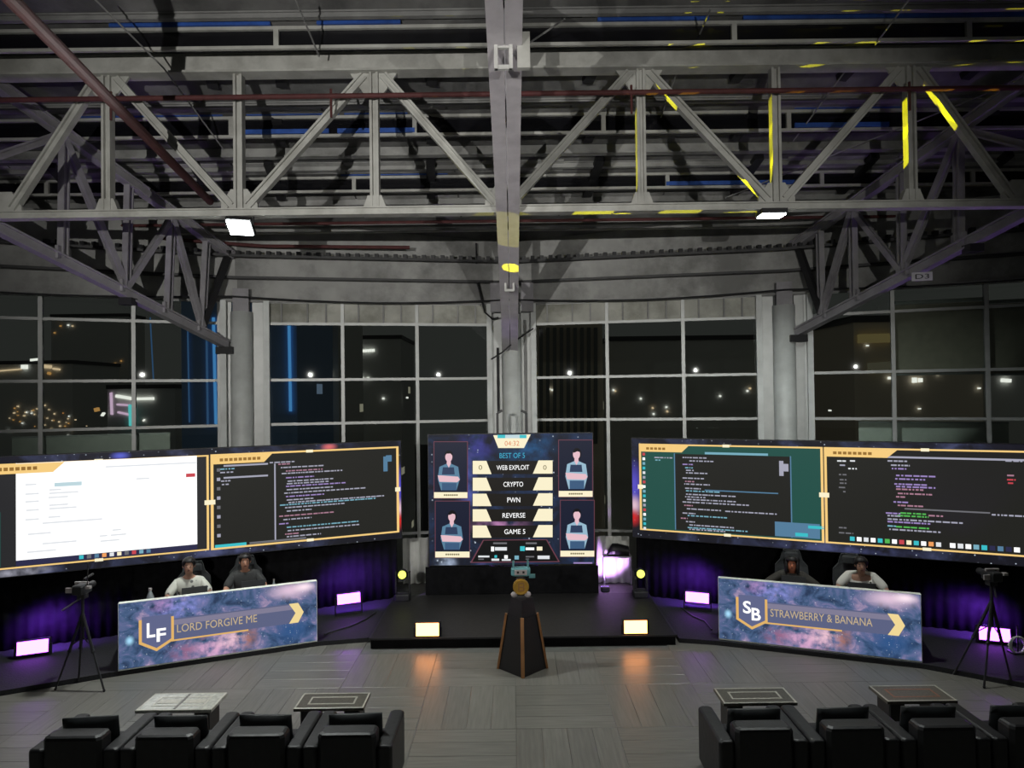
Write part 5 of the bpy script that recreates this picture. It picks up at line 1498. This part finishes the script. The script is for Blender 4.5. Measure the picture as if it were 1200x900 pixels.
lb(130, 460, 131, 486, Lp, th=.35); lb(136, 464, 157, 467.5, Lw, th=.55); lb(157, 467.5, 180, 467, Lw, th=.5); lb(137, 474, 153, 475, Lp, th=.35); lb(138, 483, 152, 486, Lp, th=.35); lb(153, 474, 154, 499, Lc, th=.6); lb(113, 478, 114, 482, Lo, th=.7); lb(120, 485, 121.5, 486, Lw, th=.7); lb(168, 492, 169, 493, Lw, th=.4)
lb = building('dark hotel with lit rooftop terrace, behind the far left panes', 150, -60, 85, 428, F1)
lb(-5, 435, 25, 432.5, Lwm, th=.25); lb(26, 430, 32, 430, Lw, 'lamp', .9); lb(36, 422, 46, 421, Lw, 'lamp', .5); lb(48, 429, 60, 430, Lwm, 'lamp', .7); lb(62, 432, 70, 433, Lwm, 'lamp', .4); lb(56, 437, 59, 438, Lo, 'lamp', .5)
for k in range(46):
    x, y = R.gauss(50, 28), R.gauss(490, 8)
    if y < 470: continue
    lb(x, y, x + R.uniform(.5, 2), y, R.choice([Lw, Lwm, Lwm, Lo]), 'window', R.uniform(.12, .3))
lb = building('dark apartment tower with sparse lit windows, behind the left middle panes', 175, 60, 150, 372, F1, 8)
for (x, y) in ((70, 382), (68, 374), (79, 381), (84, 382), (63, 390), (141, 423), (134, 426), (104, 492), (107, 503), (120, 486)):
    lb(x, y, x + 1.6, y, R.choice([Lwm, Lo, Lw]), 'window', .3)
lb = building('dark tower carrying a lit white rooftop sign, behind the left centre window', 140, 395, 470, 398, F1)
x = 412.5
for w_ in (3, 2.2, 2.4, 3, 2.4, 1.2, 2.4, 2.4, 2.2, 2.6, 2.0):
    lb(x, 412 - (x - 412) * .06, x + w_ - .6, 412 - (x - 412) * .06, Lw, 'sign_letter', .55); x += w_ + .1
for (x, y) in ((421, 439), (424, 443), (430, 443), (476, 466), (405, 480), (448, 467), (395, 468)):
    lb(x, y, x + 2.4, y, Lw, 'window', .35)
lb = building('dark tower with a few white lamps, behind the left centre window beside the column', 110, 350, 396, 350, F1)
for (x, y) in ((385, 437), (387, 440), (379, 470), (373, 420), (356, 421), (366, 420)):
    lb(x, y, x + 1.6, y, Lw, 'window', .22)
lb = building('brown striped tower behind the right centre window', 100, 628, 705, 330, F3)
for k in range(9):
    xx = 634 + k * 8
    lb(xx, 384, xx, 520, M['floor_base'], 'pilaster', .5)
for (x, y) in ((643, 456), (646, 457)): lb(x, y, x + 2, y, Lw, 'window', .25)
lb = building('dark office block with white and amber windows, behind the right centre window', 115, 712, 885, 400, F1)
for (x, y) in ((718, 457), (720, 458), (750, 467), (764, 478), (765, 485), (780, 477), (781, 482), (843, 464), (878, 455), (875, 458), (889, 443)):
    lb(x, y, x + 2, y + .3, R.choice([Lw, Lwm, Lw]), 'window', .28)
lb = building('brown building with lit floors, behind the right window', 80, 1000, 1150, 378, F3)
lb(1006, 397, 1044, 396, emit('dim_amber_floor', (.10, .075, .03), 1), 'lit_floor', 1.0); lb(1018, 432, 1044, 430, emit('dim_amber_floor_b', (.05, .045, .03), 1), 'lit_floor', 1.3)
for (x, y, s) in ((1041, 443, .5), (1070, 445.5, 1.0), (1077, 445.5, .8), (1099, 438, .35), (1146, 455, .3), (1076, 479, .25), (971, 481, .3), (1015, 405, .25)):
    lb(x, y, x + 3, y, Lw, 'lamp', s * .6)  # brightest pair: room lights mirrored in the glass, made as glowing bars
lb = building('dark block with one white lamp, behind the pane at the right edge', 90, 1156, 1260, 430, F1)
lb(1174, 445.5, 1184, 446.2, Lw, 'lamp', .45)
MB().box((-400, 60, -41), (400, 600, -40)).build('city_ground', M['ink'], None)
structure(bpy.data.objects['city_ground'])
